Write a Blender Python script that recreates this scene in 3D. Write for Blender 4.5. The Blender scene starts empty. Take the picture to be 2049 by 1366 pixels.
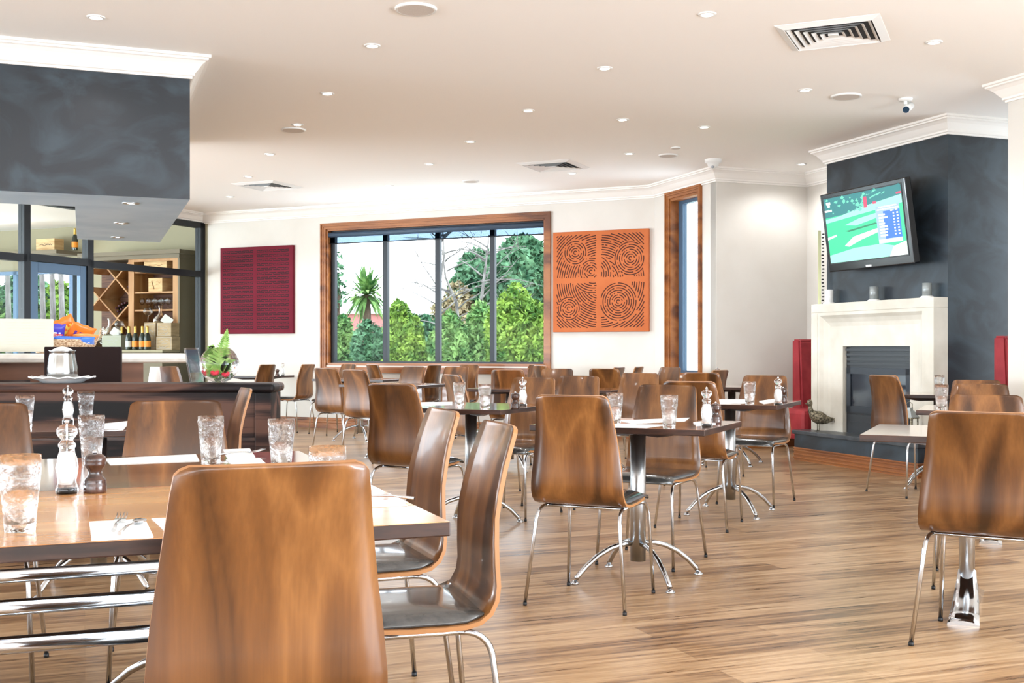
import bpy, bmesh, math, random
from mathutils import Vector, Matrix
random.seed(7)
sc = bpy.context.scene
col = sc.collection
PI = math.pi
# ------------------------------------------------------------ camera, light, exposure
F, CX, HY, CH = 2250.0, 1024.5, 700.0, 1.10
cam_d = bpy.data.cameras.new('camera'); cam = bpy.data.objects.new('camera', cam_d); col.objects.link(cam)
cam.location = (0, 0, CH); cam.rotation_euler = (PI/2, 0, 0)
cam_d.sensor_width = 36; cam_d.lens = F/2049*36
cam_d.shift_y = (HY-683)/2049
cam_d.clip_start = .05; cam_d.clip_end = 200
sc.camera = cam
sc.view_settings.view_transform = 'Standard'; sc.view_settings.look = 'None'
sc.view_settings.gamma = 1; sc.view_settings.use_curve_mapping = False
sc.view_settings.exposure = 0.50
w = bpy.data.worlds.new('sky'); sc.world = w; w.use_nodes = True
bg = w.node_tree.nodes['Background']; bg.inputs[0].default_value = (.80, .91, 1, 1); bg.inputs[1].default_value = 4.6
DOWN_W = 13.0          # watts of one downlight

def daylight_fill(name, loc, rot, sx_, sy_, power):      # daylight lamps: added for unseen windows, tilted up to brighten the ceiling
    L = bpy.data.lights.new(name, 'AREA'); L.shape = 'RECTANGLE'; L.size = sx_; L.size_y = sy_; L.energy = power; L.color = (.82, .91, 1)
    o = bpy.data.objects.new(name, L); col.objects.link(o); o.location = loc; o.rotation_euler = rot
daylight_fill('daylight_fill_behind', (-2.0, -6.9, 1.5), (math.radians(142), 0, 0), 17, 2.2, 1000)
daylight_fill('daylight_fill_left', (-11.4, 7.5, 1.3), (math.radians(145), 0, math.radians(-90)), 9, 2.0, 1300)
daylight_fill('daylight_fill_right', (6.6, 2.4, 1.15), (math.radians(145), 0, math.radians(90)), 8, 1.8, 1100)
# ------------------------------------------------------------ directions of the building
A = Vector((-.3551, .9348)); B = Vector((.9348, .3551))
N = Vector((.4099, .9121)); Wd = Vector((-.9121, .4099))
CEIL = 3.12
def at(px, py, z):
    d = (CH-z)*F/(py-HY); return Vector(((px-CX)/F*d, d, z))
def s_of(px, p0, dr):
    k = (px-CX)/F; return (k*p0[1]-p0[0])/(dr[0]-k*dr[1])
def z_of(py, Y): return CH-(py-HY)*Y/F
def hit(px, nn, c):          # point of the pixel column on the vertical plane nn.p = c
    k = (px-CX)/F; d = c/(nn[0]*k+nn[1]); return Vector((k*d, d))

# ------------------------------------------------------------ materials
def mat(name, base=(.8,.8,.8), rough=.5, metal=0, spec=.5, trans=0, ior=1.45, coat=0, emit=None, es=1, alpha=1):
    m = bpy.data.materials.new(name); m.use_nodes = True
    b = m.node_tree.nodes['Principled BSDF']
    b.inputs['Base Color'].default_value = (*base, 1); b.inputs['Roughness'].default_value = rough
    b.inputs['Metallic'].default_value = metal; b.inputs['Specular IOR Level'].default_value = spec
    b.inputs['Transmission Weight'].default_value = trans; b.inputs['IOR'].default_value = ior
    b.inputs['Coat Weight'].default_value = coat; b.inputs['Coat Roughness'].default_value = .08
    if emit: b.inputs['Emission Color'].default_value = (*emit, 1); b.inputs['Emission Strength'].default_value = es
    return m
def nd(m, t, **k):
    n = m.node_tree.nodes.new(t)
    for a, v in k.items(): setattr(n, a, v)
    return n
def lk(m, a, b): m.node_tree.links.new(a, b)
def ramp(m, stops):
    r = nd(m, 'ShaderNodeValToRGB'); e = r.color_ramp.elements
    while len(e) < len(stops): e.new(.5)
    for i, (p, c) in enumerate(stops): e[i].position = p; e[i].color = (*c, 1)
    return r
def srgb(r, g, b):
    f = lambda c: (c/255/12.92) if c/255 < .04045 else ((c/255+.055)/1.055)**2.4
    return (f(r), f(g), f(b))
def noise_mat(name, c1, c2, scale=(3,3,3), rough=.6, detail=4, dist=0, lo=.35, hi=.65, rnd=False, coat=0, bump=0, spec=.5, metal=0, rough2=None):
    m = mat(name, c1, rough, coat=coat, spec=spec, metal=metal); b = m.node_tree.nodes['Principled BSDF']
    tc = nd(m, 'ShaderNodeTexCoord'); mp = nd(m, 'ShaderNodeMapping'); mp.inputs['Scale'].default_value = scale
    lk(m, tc.outputs['Object'], mp.inputs['Vector'])
    if rnd:
        oi = nd(m, 'ShaderNodeObjectInfo'); ml = nd(m, 'ShaderNodeMath', operation='MULTIPLY'); ml.inputs[1].default_value = 37
        lk(m, oi.outputs['Random'], ml.inputs[0]); lk(m, ml.outputs[0], mp.inputs['Location'])
    nz = nd(m, 'ShaderNodeTexNoise'); nz.inputs['Scale'].default_value = 1; nz.inputs['Detail'].default_value = detail; nz.inputs['Distortion'].default_value = dist
    lk(m, mp.outputs[0], nz.inputs['Vector'])
    r = ramp(m, [(lo, c1), (hi, c2)]); lk(m, nz.outputs['Fac'], r.inputs['Fac']); lk(m, r.outputs['Color'], b.inputs['Base Color'])
    if bump:
        bp = nd(m, 'ShaderNodeBump'); bp.inputs['Strength'].default_value = bump; bp.inputs['Distance'].default_value = .01
        lk(m, nz.outputs['Fac'], bp.inputs['Height']); lk(m, bp.outputs[0], b.inputs['Normal'])
    return m
def veneer(name, stops, axis=2, freq=9, rough=.28, coat=.25, rnd=True):
    """wood with stretched grain and cathedral figure, grain along the given local axis"""
    m = mat(name, stops[0][1], rough, coat=coat); b = m.node_tree.nodes['Principled BSDF']
    tc = nd(m, 'ShaderNodeTexCoord'); mp = nd(m, 'ShaderNodeMapping')
    s = [freq]*3; s[axis] = freq*.13; mp.inputs['Scale'].default_value = s
    lk(m, tc.outputs['Object'], mp.inputs['Vector'])
    if rnd:
        oi = nd(m, 'ShaderNodeObjectInfo'); ml = nd(m, 'ShaderNodeMath', operation='MULTIPLY'); ml.inputs[1].default_value = 53
        lk(m, oi.outputs['Random'], ml.inputs[0]); lk(m, ml.outputs[0], mp.inputs['Location'])
    n1 = nd(m, 'ShaderNodeTexNoise'); n1.inputs['Scale'].default_value = .55; n1.inputs['Detail'].default_value = 2; n1.inputs['Distortion'].default_value = .4
    lk(m, mp.outputs[0], n1.inputs['Vector'])
    m1 = nd(m, 'ShaderNodeMath', operation='MULTIPLY'); m1.inputs[1].default_value = 6; lk(m, n1.outputs['Fac'], m1.inputs[0])
    m2 = nd(m, 'ShaderNodeMath', operation='PINGPONG'); m2.inputs[1].default_value = 1; lk(m, m1.outputs[0], m2.inputs[0])
    mp2 = nd(m, 'ShaderNodeMapping'); s2 = [freq*13]*3; s2[axis] = freq*.5; mp2.inputs['Scale'].default_value = s2; lk(m, tc.outputs['Object'], mp2.inputs['Vector'])
    n2 = nd(m, 'ShaderNodeTexNoise'); n2.inputs['Scale'].default_value = 1; n2.inputs['Detail'].default_value = 3; lk(m, mp2.outputs[0], n2.inputs['Vector'])
    mx = nd(m, 'ShaderNodeMix'); mx.inputs[0].default_value = .32
    lk(m, m2.outputs[0], mx.inputs[2]); lk(m, n2.outputs['Fac'], mx.inputs[3])
    mx2 = nd(m, 'ShaderNodeMix'); mx2.inputs[0].default_value = .4
    lk(m, mx.outputs[0], mx2.inputs[2]); lk(m, n1.outputs['Fac'], mx2.inputs[3])
    r = ramp(m, stops); lk(m, mx2.outputs[0], r.inputs['Fac'])
    if rnd:                                   # every chair has its own tone of the same stain
        hs = nd(m, 'ShaderNodeHueSaturation'); mr = nd(m, 'ShaderNodeMapRange'); mr.inputs[3].default_value = .8; mr.inputs[4].default_value = 1.25
        lk(m, oi.outputs['Random'], mr.inputs[0]); lk(m, mr.outputs[0], hs.inputs['Value']); lk(m, r.outputs['Color'], hs.inputs['Color']); lk(m, hs.outputs[0], b.inputs['Base Color'])
    else: lk(m, r.outputs['Color'], b.inputs['Base Color'])
    return m
def floor_mat():
    m = mat('floor_planks', (.5,.35,.2), .24, spec=.5); b = m.node_tree.nodes['Principled BSDF']
    tc = nd(m, 'ShaderNodeTexCoord'); mp = nd(m, 'ShaderNodeMapping'); mp.inputs['Rotation'].default_value = (0, 0, -math.atan2(B[1], B[0]))
    lk(m, tc.outputs['Object'], mp.inputs['Vector'])
    br = nd(m, 'ShaderNodeTexBrick'); br.offset = .37; br.inputs['Scale'].default_value = 1; br.inputs['Brick Width'].default_value = 1.25; br.inputs['Row Height'].default_value = .16
    br.inputs['Mortar Size'].default_value = .0012; br.inputs['Bias'].default_value = 0
    br.inputs['Color1'].default_value = (0,0,0,1); br.inputs['Color2'].default_value = (1,1,1,1); br.inputs['Mortar'].default_value = (.3,.3,.3,1)
    lk(m, mp.outputs[0], br.inputs['Vector'])
    mp2 = nd(m, 'ShaderNodeMapping'); mp2.inputs['Scale'].default_value = (1.9, 34, 1); lk(m, mp.outputs[0], mp2.inputs['Vector'])
    n1 = nd(m, 'ShaderNodeTexNoise'); n1.inputs['Scale'].default_value = 1; n1.inputs['Detail'].default_value = 7; n1.inputs['Roughness'].default_value = .62; n1.inputs['Distortion'].default_value = .5
    lk(m, mp2.outputs[0], n1.inputs['Vector'])
    mx = nd(m, 'ShaderNodeMix'); mx.inputs[0].default_value = .15; lk(m, n1.outputs['Fac'], mx.inputs[2]); lk(m, br.outputs['Color'], mx.inputs[3])
    r = ramp(m, [(.3, srgb(80,55,36)), (.42, srgb(130,97,66)), (.53, srgb(164,130,94)), (.66, srgb(188,157,122))]); lk(m, mx.outputs[0], r.inputs['Fac'])
    lk(m, r.outputs['Color'], b.inputs['Base Color'])
    bp = nd(m, 'ShaderNodeBump'); bp.inputs['Strength'].default_value = .12; bp.inputs['Distance'].default_value = .003
    lk(m, n1.outputs['Fac'], bp.inputs['Height']); lk(m, bp.outputs[0], b.inputs['Normal'])
    mr = nd(m, 'ShaderNodeMapRange'); mr.inputs[3].default_value = .2; mr.inputs[4].default_value = .42; lk(m, n1.outputs['Fac'], mr.inputs[0]); lk(m, mr.outputs[0], b.inputs['Roughness'])
    return m
def pane_mat(name='window_glass', fac=.001, tint=(1,1,1)):
    m = bpy.data.materials.new(name); m.use_nodes = True; nt = m.node_tree; nt.nodes.clear()
    o = nd(m, 'ShaderNodeOutputMaterial'); mx = nd(m, 'ShaderNodeMixShader'); t = nd(m, 'ShaderNodeBsdfTransparent'); g = nd(m, 'ShaderNodeBsdfGlossy')
    t.inputs[0].default_value = (*tint, 1); g.inputs['Roughness'].default_value = .01; mx.inputs[0].default_value = fac
    lk(m, t.outputs[0], mx.inputs[1]); lk(m, g.outputs[0], mx.inputs[2]); lk(m, mx.outputs[0], o.inputs[0]); return m
def clear_mat(name, rough=.02, bumps=0, tint=(1,1,1)):
    """drinking glass: clear with a bright fresnel skin"""
    m = bpy.data.materials.new(name); m.use_nodes = True; nt = m.node_tree; nt.nodes.clear()
    o = nd(m, 'ShaderNodeOutputMaterial'); mx = nd(m, 'ShaderNodeMixShader'); t = nd(m, 'ShaderNodeBsdfTransparent'); g = nd(m, 'ShaderNodeBsdfGlass')
    t.inputs[0].default_value = (*tint, 1); g.inputs['Roughness'].default_value = rough; g.inputs['IOR'].default_value = 1.35; mx.inputs[0].default_value = .75
    lk(m, t.outputs[0], mx.inputs[1]); lk(m, g.outputs[0], mx.inputs[2]); lk(m, mx.outputs[0], o.inputs[0])
    if bumps:
        tc = nd(m, 'ShaderNodeTexCoord'); nz = nd(m, 'ShaderNodeTexNoise'); nz.inputs['Scale'].default_value = bumps; nz.inputs['Detail'].default_value = 1
        lk(m, tc.outputs['Object'], nz.inputs['Vector']); bp = nd(m, 'ShaderNodeBump'); bp.inputs['Strength'].default_value = .7; bp.inputs['Distance'].default_value = .006
        lk(m, nz.outputs['Fac'], bp.inputs['Height']); lk(m, bp.outputs[0], g.inputs['Normal'])
    return m
M = {}
M['wall'] = noise_mat('wall_paint', srgb(212,206,197), srgb(217,212,204), (2,2,2), .75)
M['ceil'] = mat('ceiling_paint', srgb(251,249,245), .85)
M['trim'] = mat('cornice_paint', srgb(240,236,230), .6)
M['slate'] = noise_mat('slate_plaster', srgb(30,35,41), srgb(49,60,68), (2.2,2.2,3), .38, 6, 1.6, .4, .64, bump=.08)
M['slate_lit'] = noise_mat('slate_plaster_lit', srgb(150,176,198), srgb(168,190,208), (2,2,2), .5, 5, 1)  # same slate painted paler: bounced light on the bulkhead underside, put into the colour
M['floor'] = floor_mat()
CH_ST = [(.28, srgb(58,33,14)), (.44, srgb(85,51,23)), (.56, srgb(101,62,29)), (.74, srgb(128,84,44))]
M['veneer'] = veneer('chair_veneer', CH_ST)
M['ply'] = mat('ply_edge', srgb(158,108,64), .4)
M['vinyl'] = noise_mat('black_vinyl', srgb(52,51,50), srgb(66,64,62), (40,40,40), .22, bump=.05, coat=.8)
M['chrome'] = mat('chrome', (.60,.62,.65), .12, 1)
M['steel'] = mat('brushed_steel', (.52,.54,.56), .28, 1)
M['black'] = mat('black_rubber', (.012,.012,.013), .5)
M['table'] = veneer('table_top_wood', [(.2, srgb(84,46,26)), (.45, srgb(120,72,42)), (.65, srgb(150,96,58)), (.85, srgb(176,120,76))], 0, 7, .16, 1.0, False)
M['tableL'] = veneer('honey_table_wood', [(.2, srgb(156,100,52)), (.45, srgb(192,132,76)), (.65, srgb(212,154,96)), (.85, srgb(228,176,118))], 0, 7, .22, .4, False)
M['edge'] = noise_mat('table_edge_wood', srgb(34,20,15), srgb(70,44,33), (6,6,40), .35, 5)
M['darkwood'] = veneer('dark_timber', [(.36, srgb(6,4,5)), (.46, srgb(20,12,13)), (.54, srgb(38,24,22)), (.64, srgb(84,58,48))], 0, 9, .5, .0, False)
M['darkwood'].node_tree.nodes['Principled BSDF'].inputs['Specular IOR Level'].default_value = .25
M['frame'] = veneer('window_trim_wood', [(.3, srgb(98,52,18)), (.5, srgb(136,78,32)), (.7, srgb(158,97,46))], 0, 6, .4, .08, False)
M['alu'] = mat('dark_aluminium', srgb(22,27,33), .45, .2)
M['alub'] = mat('blue_grey_aluminium', srgb(80,104,128), .4, .3)
M['pane'] = pane_mat()
M['pane2'] = pane_mat('partition_glass', .006, (.93,.95,.93))
M['glass'] = clear_mat('tumbler_glass', .02, 70)
M['acryl'] = clear_mat('clear_acrylic', .02)
M['water'] = clear_mat('iced_water', .05, 110)
M['salt'] = mat('salt_crystals', (.92,.92,.9), .8)
M['paper'] = mat('white_paper', (.9,.9,.88), .7)
M['ink'] = mat('grey_ink', (.35,.35,.35), .8)
M['pepper'] = noise_mat('dark_mill_wood', srgb(44,26,20), srgb(78,50,40), (30,30,30), .25, coat=.4)
M['stone'] = noise_mat('limestone', srgb(196,190,176), srgb(214,209,197), (3,3,3), .7, 6)
M['red'] = noise_mat('red_upholstery', srgb(140,30,38), srgb(164,46,52), (6,6,6), .6)
M['bronze'] = noise_mat('bird_metal', srgb(60,54,44), srgb(160,150,126), (60,60,60), .45, metal=.5, bump=.6)
M['firebox'] = mat('firebox_black', (.02,.022,.026), .3)
M['fireglass'] = mat('smoked_fire_glass', (.03,.035,.045), .08)
M['bench'] = noise_mat('white_stone_bar', srgb(222,214,204), srgb(238,232,224), (12,12,12), .3)
M['oak'] = veneer('rack_oak', [(.2, srgb(134,88,46)), (.5, srgb(162,114,66)), (.8, srgb(184,140,92))], 2, 6, .5, 0, False)
M['taupe'] = mat('taupe_paint', srgb(116,106,88), .7)
M['cream'] = mat('cream_paint', srgb(158,150,124), .8)
M['brick'] = noise_mat('brown_slats', srgb(70,44,34), srgb(104,70,54), (3,3,60), .7)
M['crate'] = noise_mat('crate_pine', srgb(186,150,104), srgb(214,182,136), (4,4,30), .7)
M['bottle'] = mat('bottle_glass_dark', (.012,.02,.012), .08, coat=.5)
M['gold'] = mat('gold_foil', srgb(206,166,84), .35, .6)
M['orange'] = mat('orange_label', srgb(226,140,40), .5)
M['lamp'] = mat('lamp_glow', (1,1,1), .5, emit=(1,.96,.88), es=22)
M['white'] = mat('white_metal', (.82,.82,.8), .4)
M['grille'] = mat('grille_dark', (.03,.03,.035), .7)

# ------------------------------------------------------------ mesh helpers
def R2(a): return Matrix.Rotation(a, 4, 'Z')
def box(bm, x0, x1, y0, y1, z0, z1, mx=None, mi=0, bev=0):
    vs = [bm.verts.new(v) for v in ((x0,y0,z0),(x1,y0,z0),(x1,y1,z0),(x0,y1,z0),(x0,y0,z1),(x1,y0,z1),(x1,y1,z1),(x0,y1,z1))]
    fs = [bm.faces.new([vs[i] for i in q]) for q in ((0,3,2,1),(4,5,6,7),(0,1,5,4),(1,2,6,5),(2,3,7,6),(3,0,4,7))]
    for f in fs: f.material_index = mi
    if bev:
        r = bmesh.ops.bevel(bm, geom=list({e for f in fs for e in f.edges}), offset=bev, segments=2, affect='EDGES', profile=.5)
        vs = list({v for f in r['faces'] for v in f.verts} | {v for v in vs if v.is_valid})
        for f in {f for v in vs for f in v.link_faces}: f.material_index = mi
    if mx is not None: bmesh.ops.transform(bm, matrix=mx, verts=[v for v in vs if v.is_valid])
def poly(bm, pts, z0, z1, mi=0):
    n = len(pts); lo = [bm.verts.new((p[0], p[1], z0)) for p in pts]; hi = [bm.verts.new((p[0], p[1], z1)) for p in pts]
    f = [bm.faces.new(lo[::-1]), bm.faces.new(hi)] + [bm.faces.new((lo[i], lo[(i+1)%n], hi[(i+1)%n], hi[i])) for i in range(n)]
    for q in f: q.material_index = mi
def tube(bm, pts, r, seg=10, mi=0, cap=True, rs=None):
    pts = [Vector(p) for p in pts]; rings = []; up = None
    for i, p in enumerate(pts):
        t = (pts[min(i+1, len(pts)-1)]-pts[max(i-1, 0)]).normalized()
        if up is None: up = t.orthogonal().normalized()
        up = (up-t*up.dot(t)).normalized(); sd = t.cross(up); rr = rs[i] if rs else r
        rings.append([bm.verts.new(p+(up*math.cos(2*PI*k/seg)+sd*math.sin(2*PI*k/seg))*rr) for k in range(seg)])
    for a, b in zip(rings, rings[1:]):
        for k in range(seg):
            f = bm.faces.new((a[k], a[(k+1)%seg], b[(k+1)%seg], b[k])); f.smooth = True; f.material_index = mi
    if cap:
        for q in (rings[0][::-1], rings[-1]): bm.faces.new(q).material_index = mi
def lathe(bm, prof, seg=20, mi=0, o=(0,0,0), mx=None, smooth=True):
    rings = []; allv = []
    for r, z in prof:
        ring = [bm.verts.new((o[0]+r*math.cos(2*PI*k/seg), o[1]+r*math.sin(2*PI*k/seg), o[2]+z)) for k in range(seg)] if r > 1e-5 else [bm.verts.new((o[0], o[1], o[2]+z))]
        rings.append(ring); allv += ring
    for a, b in zip(rings, rings[1:]):
        for k in range(seg):
            k2 = (k+1) % seg
            if len(a) == 1 and len(b) == 1: continue
            q = (a[0], b[k2], b[k]) if len(a) == 1 else ((a[k], a[k2], b[0]) if len(b) == 1 else (a[k], a[k2], b[k2], b[k]))
            f = bm.faces.new(q); f.smooth = smooth; f.material_index = mi
    if mx is not None: bmesh.ops.transform(bm, matrix=mx, verts=allv)
def ball(bm, c, r, sc_=(1,1,1), mi=0, u=14, v=9):
    r0 = bmesh.ops.create_uvsphere(bm, u_segments=u, v_segments=v, radius=r, matrix=Matrix.Translation(c) @ Matrix.Diagonal((*sc_, 1)))
    for f in {f for q in r0['verts'] for f in q.link_faces}: f.smooth = True; f.material_index = mi
def obj(name, bm, ms, parent=None, loc=None, rz=None, fixn=True):
    if fixn: bmesh.ops.recalc_face_normals(bm, faces=bm.faces)
    me = bpy.data.meshes.new(name); bm.to_mesh(me); bm.free()
    for m in (ms if isinstance(ms, (list, tuple)) else [ms]): me.materials.append(m)
    o = bpy.data.objects.new(name, me); col.objects.link(o)
    if parent: o.parent = parent
    if loc is not None: o.location = loc
    if rz is not None: o.rotation_euler = (0, 0, rz)
    return o
def tag(o, label, cat, group=None, kind=None):
    o['label'] = label; o['category'] = cat
    if group: o['group'] = group
    if kind: o['kind'] = kind
    return o
def thing(name, label, cat, loc=(0,0,0), rz=0, group=None):
    o = bpy.data.objects.new(name, None); col.objects.link(o); o.empty_display_size = .1
    o.location = loc; o.rotation_euler = (0, 0, rz); return tag(o, label, cat, group)
def struct(name, bm, ms, parent=None, label=None, cat=None):
    o = obj(name, bm, ms, parent)
    if not parent:
        o['kind'] = 'structure'
        if label: o['label'] = label; o['category'] = cat
    return o
def sroot(name, label, cat, loc=(0,0,0), rz=0):
    o = thing(name, label, cat, loc, rz); o['kind'] = 'structure'; return o
def dup(root, loc, rz, label=None, group=None, scale=None):
    def cp(o, par):
        c = o.copy(); col.objects.link(c)
        if par: c.parent = par
        for k in o.children: cp(k, c)
        return c
    r = cp(root, None); r.location = loc; r.rotation_euler = (0, 0, rz)
    if scale: r.scale = scale
    if label: r['label'] = label
    if group: r['group'] = group
    return r
def NB(): return bmesh.new()
def first_or_dup(proto, used, *a, **k): pass

def wall(name, p0, dr, L, out, holes=(), z0=0, z1=CEIL, th=.16, m='wall', label='', extra=0):
    """wall box along dr from p0 with rectangular holes (s0,s1,za,zb); out points away from the room"""
    bm = NB(); xs = sorted({-extra, L+extra, *[h[0] for h in holes], *[h[1] for h in holes]})
    def seg(a, b, za, zb):
        if zb-za < 1e-4: return
        q = [Vector(p0)+Vector(dr)*a, Vector(p0)+Vector(dr)*b]; q += [q[1]+Vector(out)*th, q[0]+Vector(out)*th]
        poly(bm, q, za, zb)
    for a, b in zip(xs, xs[1:]):
        hs = [h for h in holes if h[0] <= a+1e-6 and h[1] >= b-1e-6]
        if hs: seg(a, b, z0, hs[0][2]); seg(a, b, hs[0][3], z1)
        else: seg(a, b, z0, z1)
    return struct(name, bm, M[m], None, label, 'wall')
def sweep(name, path, prof, m, side=1, z=CEIL, label='', closed=False):
    """mitred moulding: profile (out, down) swept along the floor-plan path; side=1 puts it to the right of travel"""
    bm = NB(); P = [Vector(p) for p in path]; n = len(P); rings = []
    for i, p in enumerate(P):
        d0 = (P[i]-P[i-1]).normalized() if i > 0 else (P[1]-P[0]).normalized()
        d1 = (P[i+1]-P[i]).normalized() if i < n-1 else d0
        n0 = Vector((d0[1], -d0[0]))*side; n1 = Vector((d1[1], -d1[0]))*side
        mt = (n0+n1); mt = mt/(1+n0.dot(n1)) if mt.length > 1e-3 else n0
        rings.append([bm.verts.new((p[0]+mt[0]*o_, p[1]+mt[1]*o_, z+dz)) for o_, dz in prof])
    for a, b in zip(rings, rings[1:]):
        for k in range(len(prof)): bm.faces.new((a[k], a[(k+1)%len(prof)], b[(k+1)%len(prof)], b[k]))
    bm.faces.new(rings[0]); bm.faces.new(rings[-1][::-1])
    return struct(name, bm, m, None, label, 'trim')
CORN = [(0,0),(.13,0),(.13,-.018),(.115,-.022),(.115,-.034),(.10,-.04),(.075,-.06),(.045,-.10),(.03,-.115),(.03,-.13),(.015,-.135),(.015,-.15),(0,-.15)]
BASE = [(0,0),(.018,0),(.022,-.01),(.022,-.03),(.016,-.036),(.02,-.05),(.02,-.07),(.014,-.075),(.018,-.09),(.018,-.15),(0,-.15)]

# ------------------------------------------------------------ room shell
CB = 13.35                                             # N.p of the back wall
PL = hit(405, N, CB); PR = hit(1310, N, CB); LB = (PR-PL).length; dB = (PR-PL).normalized()
dS = -A; L2 = s_of(1433, PR, dS); P3 = PR+dS*L2
L3 = s_of(1615, P3, B); P4 = P3+B*L3
OC = Vector((3.78, 9.75))                              # front corner of the chimney breast
CL = OC+A*1.70                                         # its far corner
PP = Vector((3.75, 8.50))                              # corner of the white pier
CWN = 13.9
Q0 = hit(165, N, CWN); Qe = hit(-140, N, CWN); Qr = PL+N*(CWN-CB)
plan = [Vector((-12,-7.6)), Vector((7,-7.6)), Vector((7,13.2)), P4+B*.3+A*.1, P4+A*.1, P3+A*.1+B*.1, PR+B*.14+N*.1, PL+N*.14, Qr+N*.1, Qe+N*.1+Wd*2, Vector((-12,13))]
bm = NB(); poly(bm, plan, -.1, 0); struct('floor', bm, M['floor'], None, 'light oak plank floor with dark grain streaks', 'floor')
bm = NB(); poly(bm, plan, CEIL, CEIL+.12); struct('ceiling', bm, M['ceil'], None, 'pale cream plaster ceiling with downlights and vents', 'ceiling')
wall('wall_sky_blocker', (-12, -7.6), Vector((1, 0)), 19, Vector((0, -1)), label='white wall added behind the viewer to block sky light')  # unseen wall added to keep sky light off the near chairs
# back wall with the wide window
def on_back(px): return s_of(px, PL, dB)
w0, w1 = on_back(652), on_back(1092)
Yw = lambda s: (PL+dB*s)[1]
zt, zb = 2.80, .885
wall('wall_back', PL, dB, LB, N, [(w0, w1, zb, zt)], label='white back wall around the wide window', extra=0)
# wall with the slim window
s0, s1 = s_of(1340, PR, dS), s_of(1399, PR, dS)
zt2, zb2 = z_of(398, (PR+dS*s0)[1]), .80
wall('wall_right', PR, dS, L2-.004, B, [(s0, s1, zb2, zt2)], label='short white wall around the slim window', th=.2)
wall('wall_alcove', P3, B, L3, A, label='white wall between slim window and fireplace', th=.12)
wall('wall_alcove_side', P4, dS, 1.6, B, label='narrow white wall strip beside the chimney breast', th=.12)
wall('wall_pier', PP, -A, 5.2, B, label='white pier wall at the right edge', th=.2)
wall('wall_return', PP+B*.2, B, 2.0, -A, label='white return wall behind the pier', th=.12)
bm = NB(); poly(bm, [OC, OC+B*2.4, CL+B*2.4, CL], 0, CEIL); struct('wall_chimney', bm, M['slate'], None, 'slate grey polished plaster chimney breast', 'wall')

# wine room behind the glass partition
dW = (Q0-Qr).normalized()
wall('wall_wine_room', Qr-dW*.2, dW, (Q0-Qr).length+.2, N, label='cream wall behind the wine rack', m='cream', th=.12)
LQ = (Qe-Q0).length
wall('wall_wine_room_window', Q0, dW, LQ+3, N, [(.15, LQ+2.9, .1, 2.42)], label='cream wall over the wine room glazing', m='cream', th=.12)
wall('wall_wine_room_side', PL+N*.0, N, CWN-CB+.1, -dW, label='cream side wall of the wine room', m='cream', th=.1)
# bulkhead
BK = Vector((-2.226, 7.77)); BE = BK+A*3.28
zB = 2.14
i1 = BK-B*.745+A*.689
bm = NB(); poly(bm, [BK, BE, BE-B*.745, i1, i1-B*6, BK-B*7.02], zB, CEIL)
bm.normal_update()
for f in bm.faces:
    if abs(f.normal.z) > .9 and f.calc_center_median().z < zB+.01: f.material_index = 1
struct('ceiling_bulkhead', bm, [M['slate'], M['slate_lit']], None, 'slate grey bulkhead hanging over the bar', 'bulkhead')
# cornices
DP = -N
part_end = PL+DP*5.2
sweep('trim_1', [part_end, PL, PR, P3, P4, P4+dS*1.55], CORN, M['trim'], 1, label='white cornice around the back walls')
sweep('trim_2', [CL+B*.5, CL, OC, OC+B*1.4], CORN, M['trim'], 1 if False else 1, label='white cornice on the chimney breast')
sweep('trim_3', [PP+B*1.2, PP, PP-A*5.2], CORN, M['trim'], 1, label='white cornice on the right pier')
sweep('trim_4', [BK-B*7, BK, BE, BE-B*.745], CORN, M['trim'], 1, label='white cornice around the dark bulkhead')
for nm, path in (('baseboard_back', [PL, PR, P3, P4]), ('baseboard_pier', [PP, PP-A*5.2])):
    sweep(nm, path, BASE, M['frame'], 1, z=.15, label='moulded brown timber skirting')

# ------------------------------------------------------------ windows
def casing(bm, a0, a1, b0, b1, w_, depth):
    # frame of four mitred mouldings, drawn in local x (along wall), z up, y towards the room negative
    for k, (e, d) in enumerate(((0, depth), (.022, depth*.72), (.045, depth*.5))):
        o0 = e; o1 = w_ if k == 2 else e+.022
        X0, X1, Z0, Z1 = a0+o0, a1-o0, b0+o0, b1-o0; x0, x1, z0, z1 = a0+o1, a1-o1, b0+o1, b1-o1
        for q in ([(X0,Z0),(x0,z0),(x0,z1),(X0,Z1)], [(X1,Z0),(X1,Z1),(x1,z1),(x1,z0)], [(X0,Z1),(x0,z1),(x1,z1),(X1,Z1)], [(X0,Z0),(X1,Z0),(x1,z0),(x0,z0)]):
            f = [bm.verts.new((p[0], -d, p[1])) for p in q]; g = [bm.verts.new((p[0], 0, p[1])) for p in q]
            bm.faces.new(f); bm.faces.new(g[::-1])
            for i in range(4): bm.faces.new((f[i], f[(i+1)%4], g[(i+1)%4], g[i]))
angB = math.atan2(dB[1], dB[0]); WL = w1-w0
win = sroot('window_1', 'wide four-pane window with brown timber surround looking onto garden', 'window', (*(PL+dB*w0), 0), angB)
bm = NB(); casing(bm, -.075, WL+.075, zb-.1, zt+.075, .08, .035); obj('window_casing', bm, M['frame'], win)
bm = NB()
for x0, x1, z0, z1 in ((0,.03,zb,zt),(WL-.03,WL,zb,zt),(0,WL,zb,zb+.035),(0,WL,zt-.03,zt)): box(bm, x0, x1, 0, .15, z0, z1)
obj('window_reveal', bm, M['frame'], win)
mull = [on_back(p)-w0 for p in (765, 870, 980)]
bm = NB()
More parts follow.
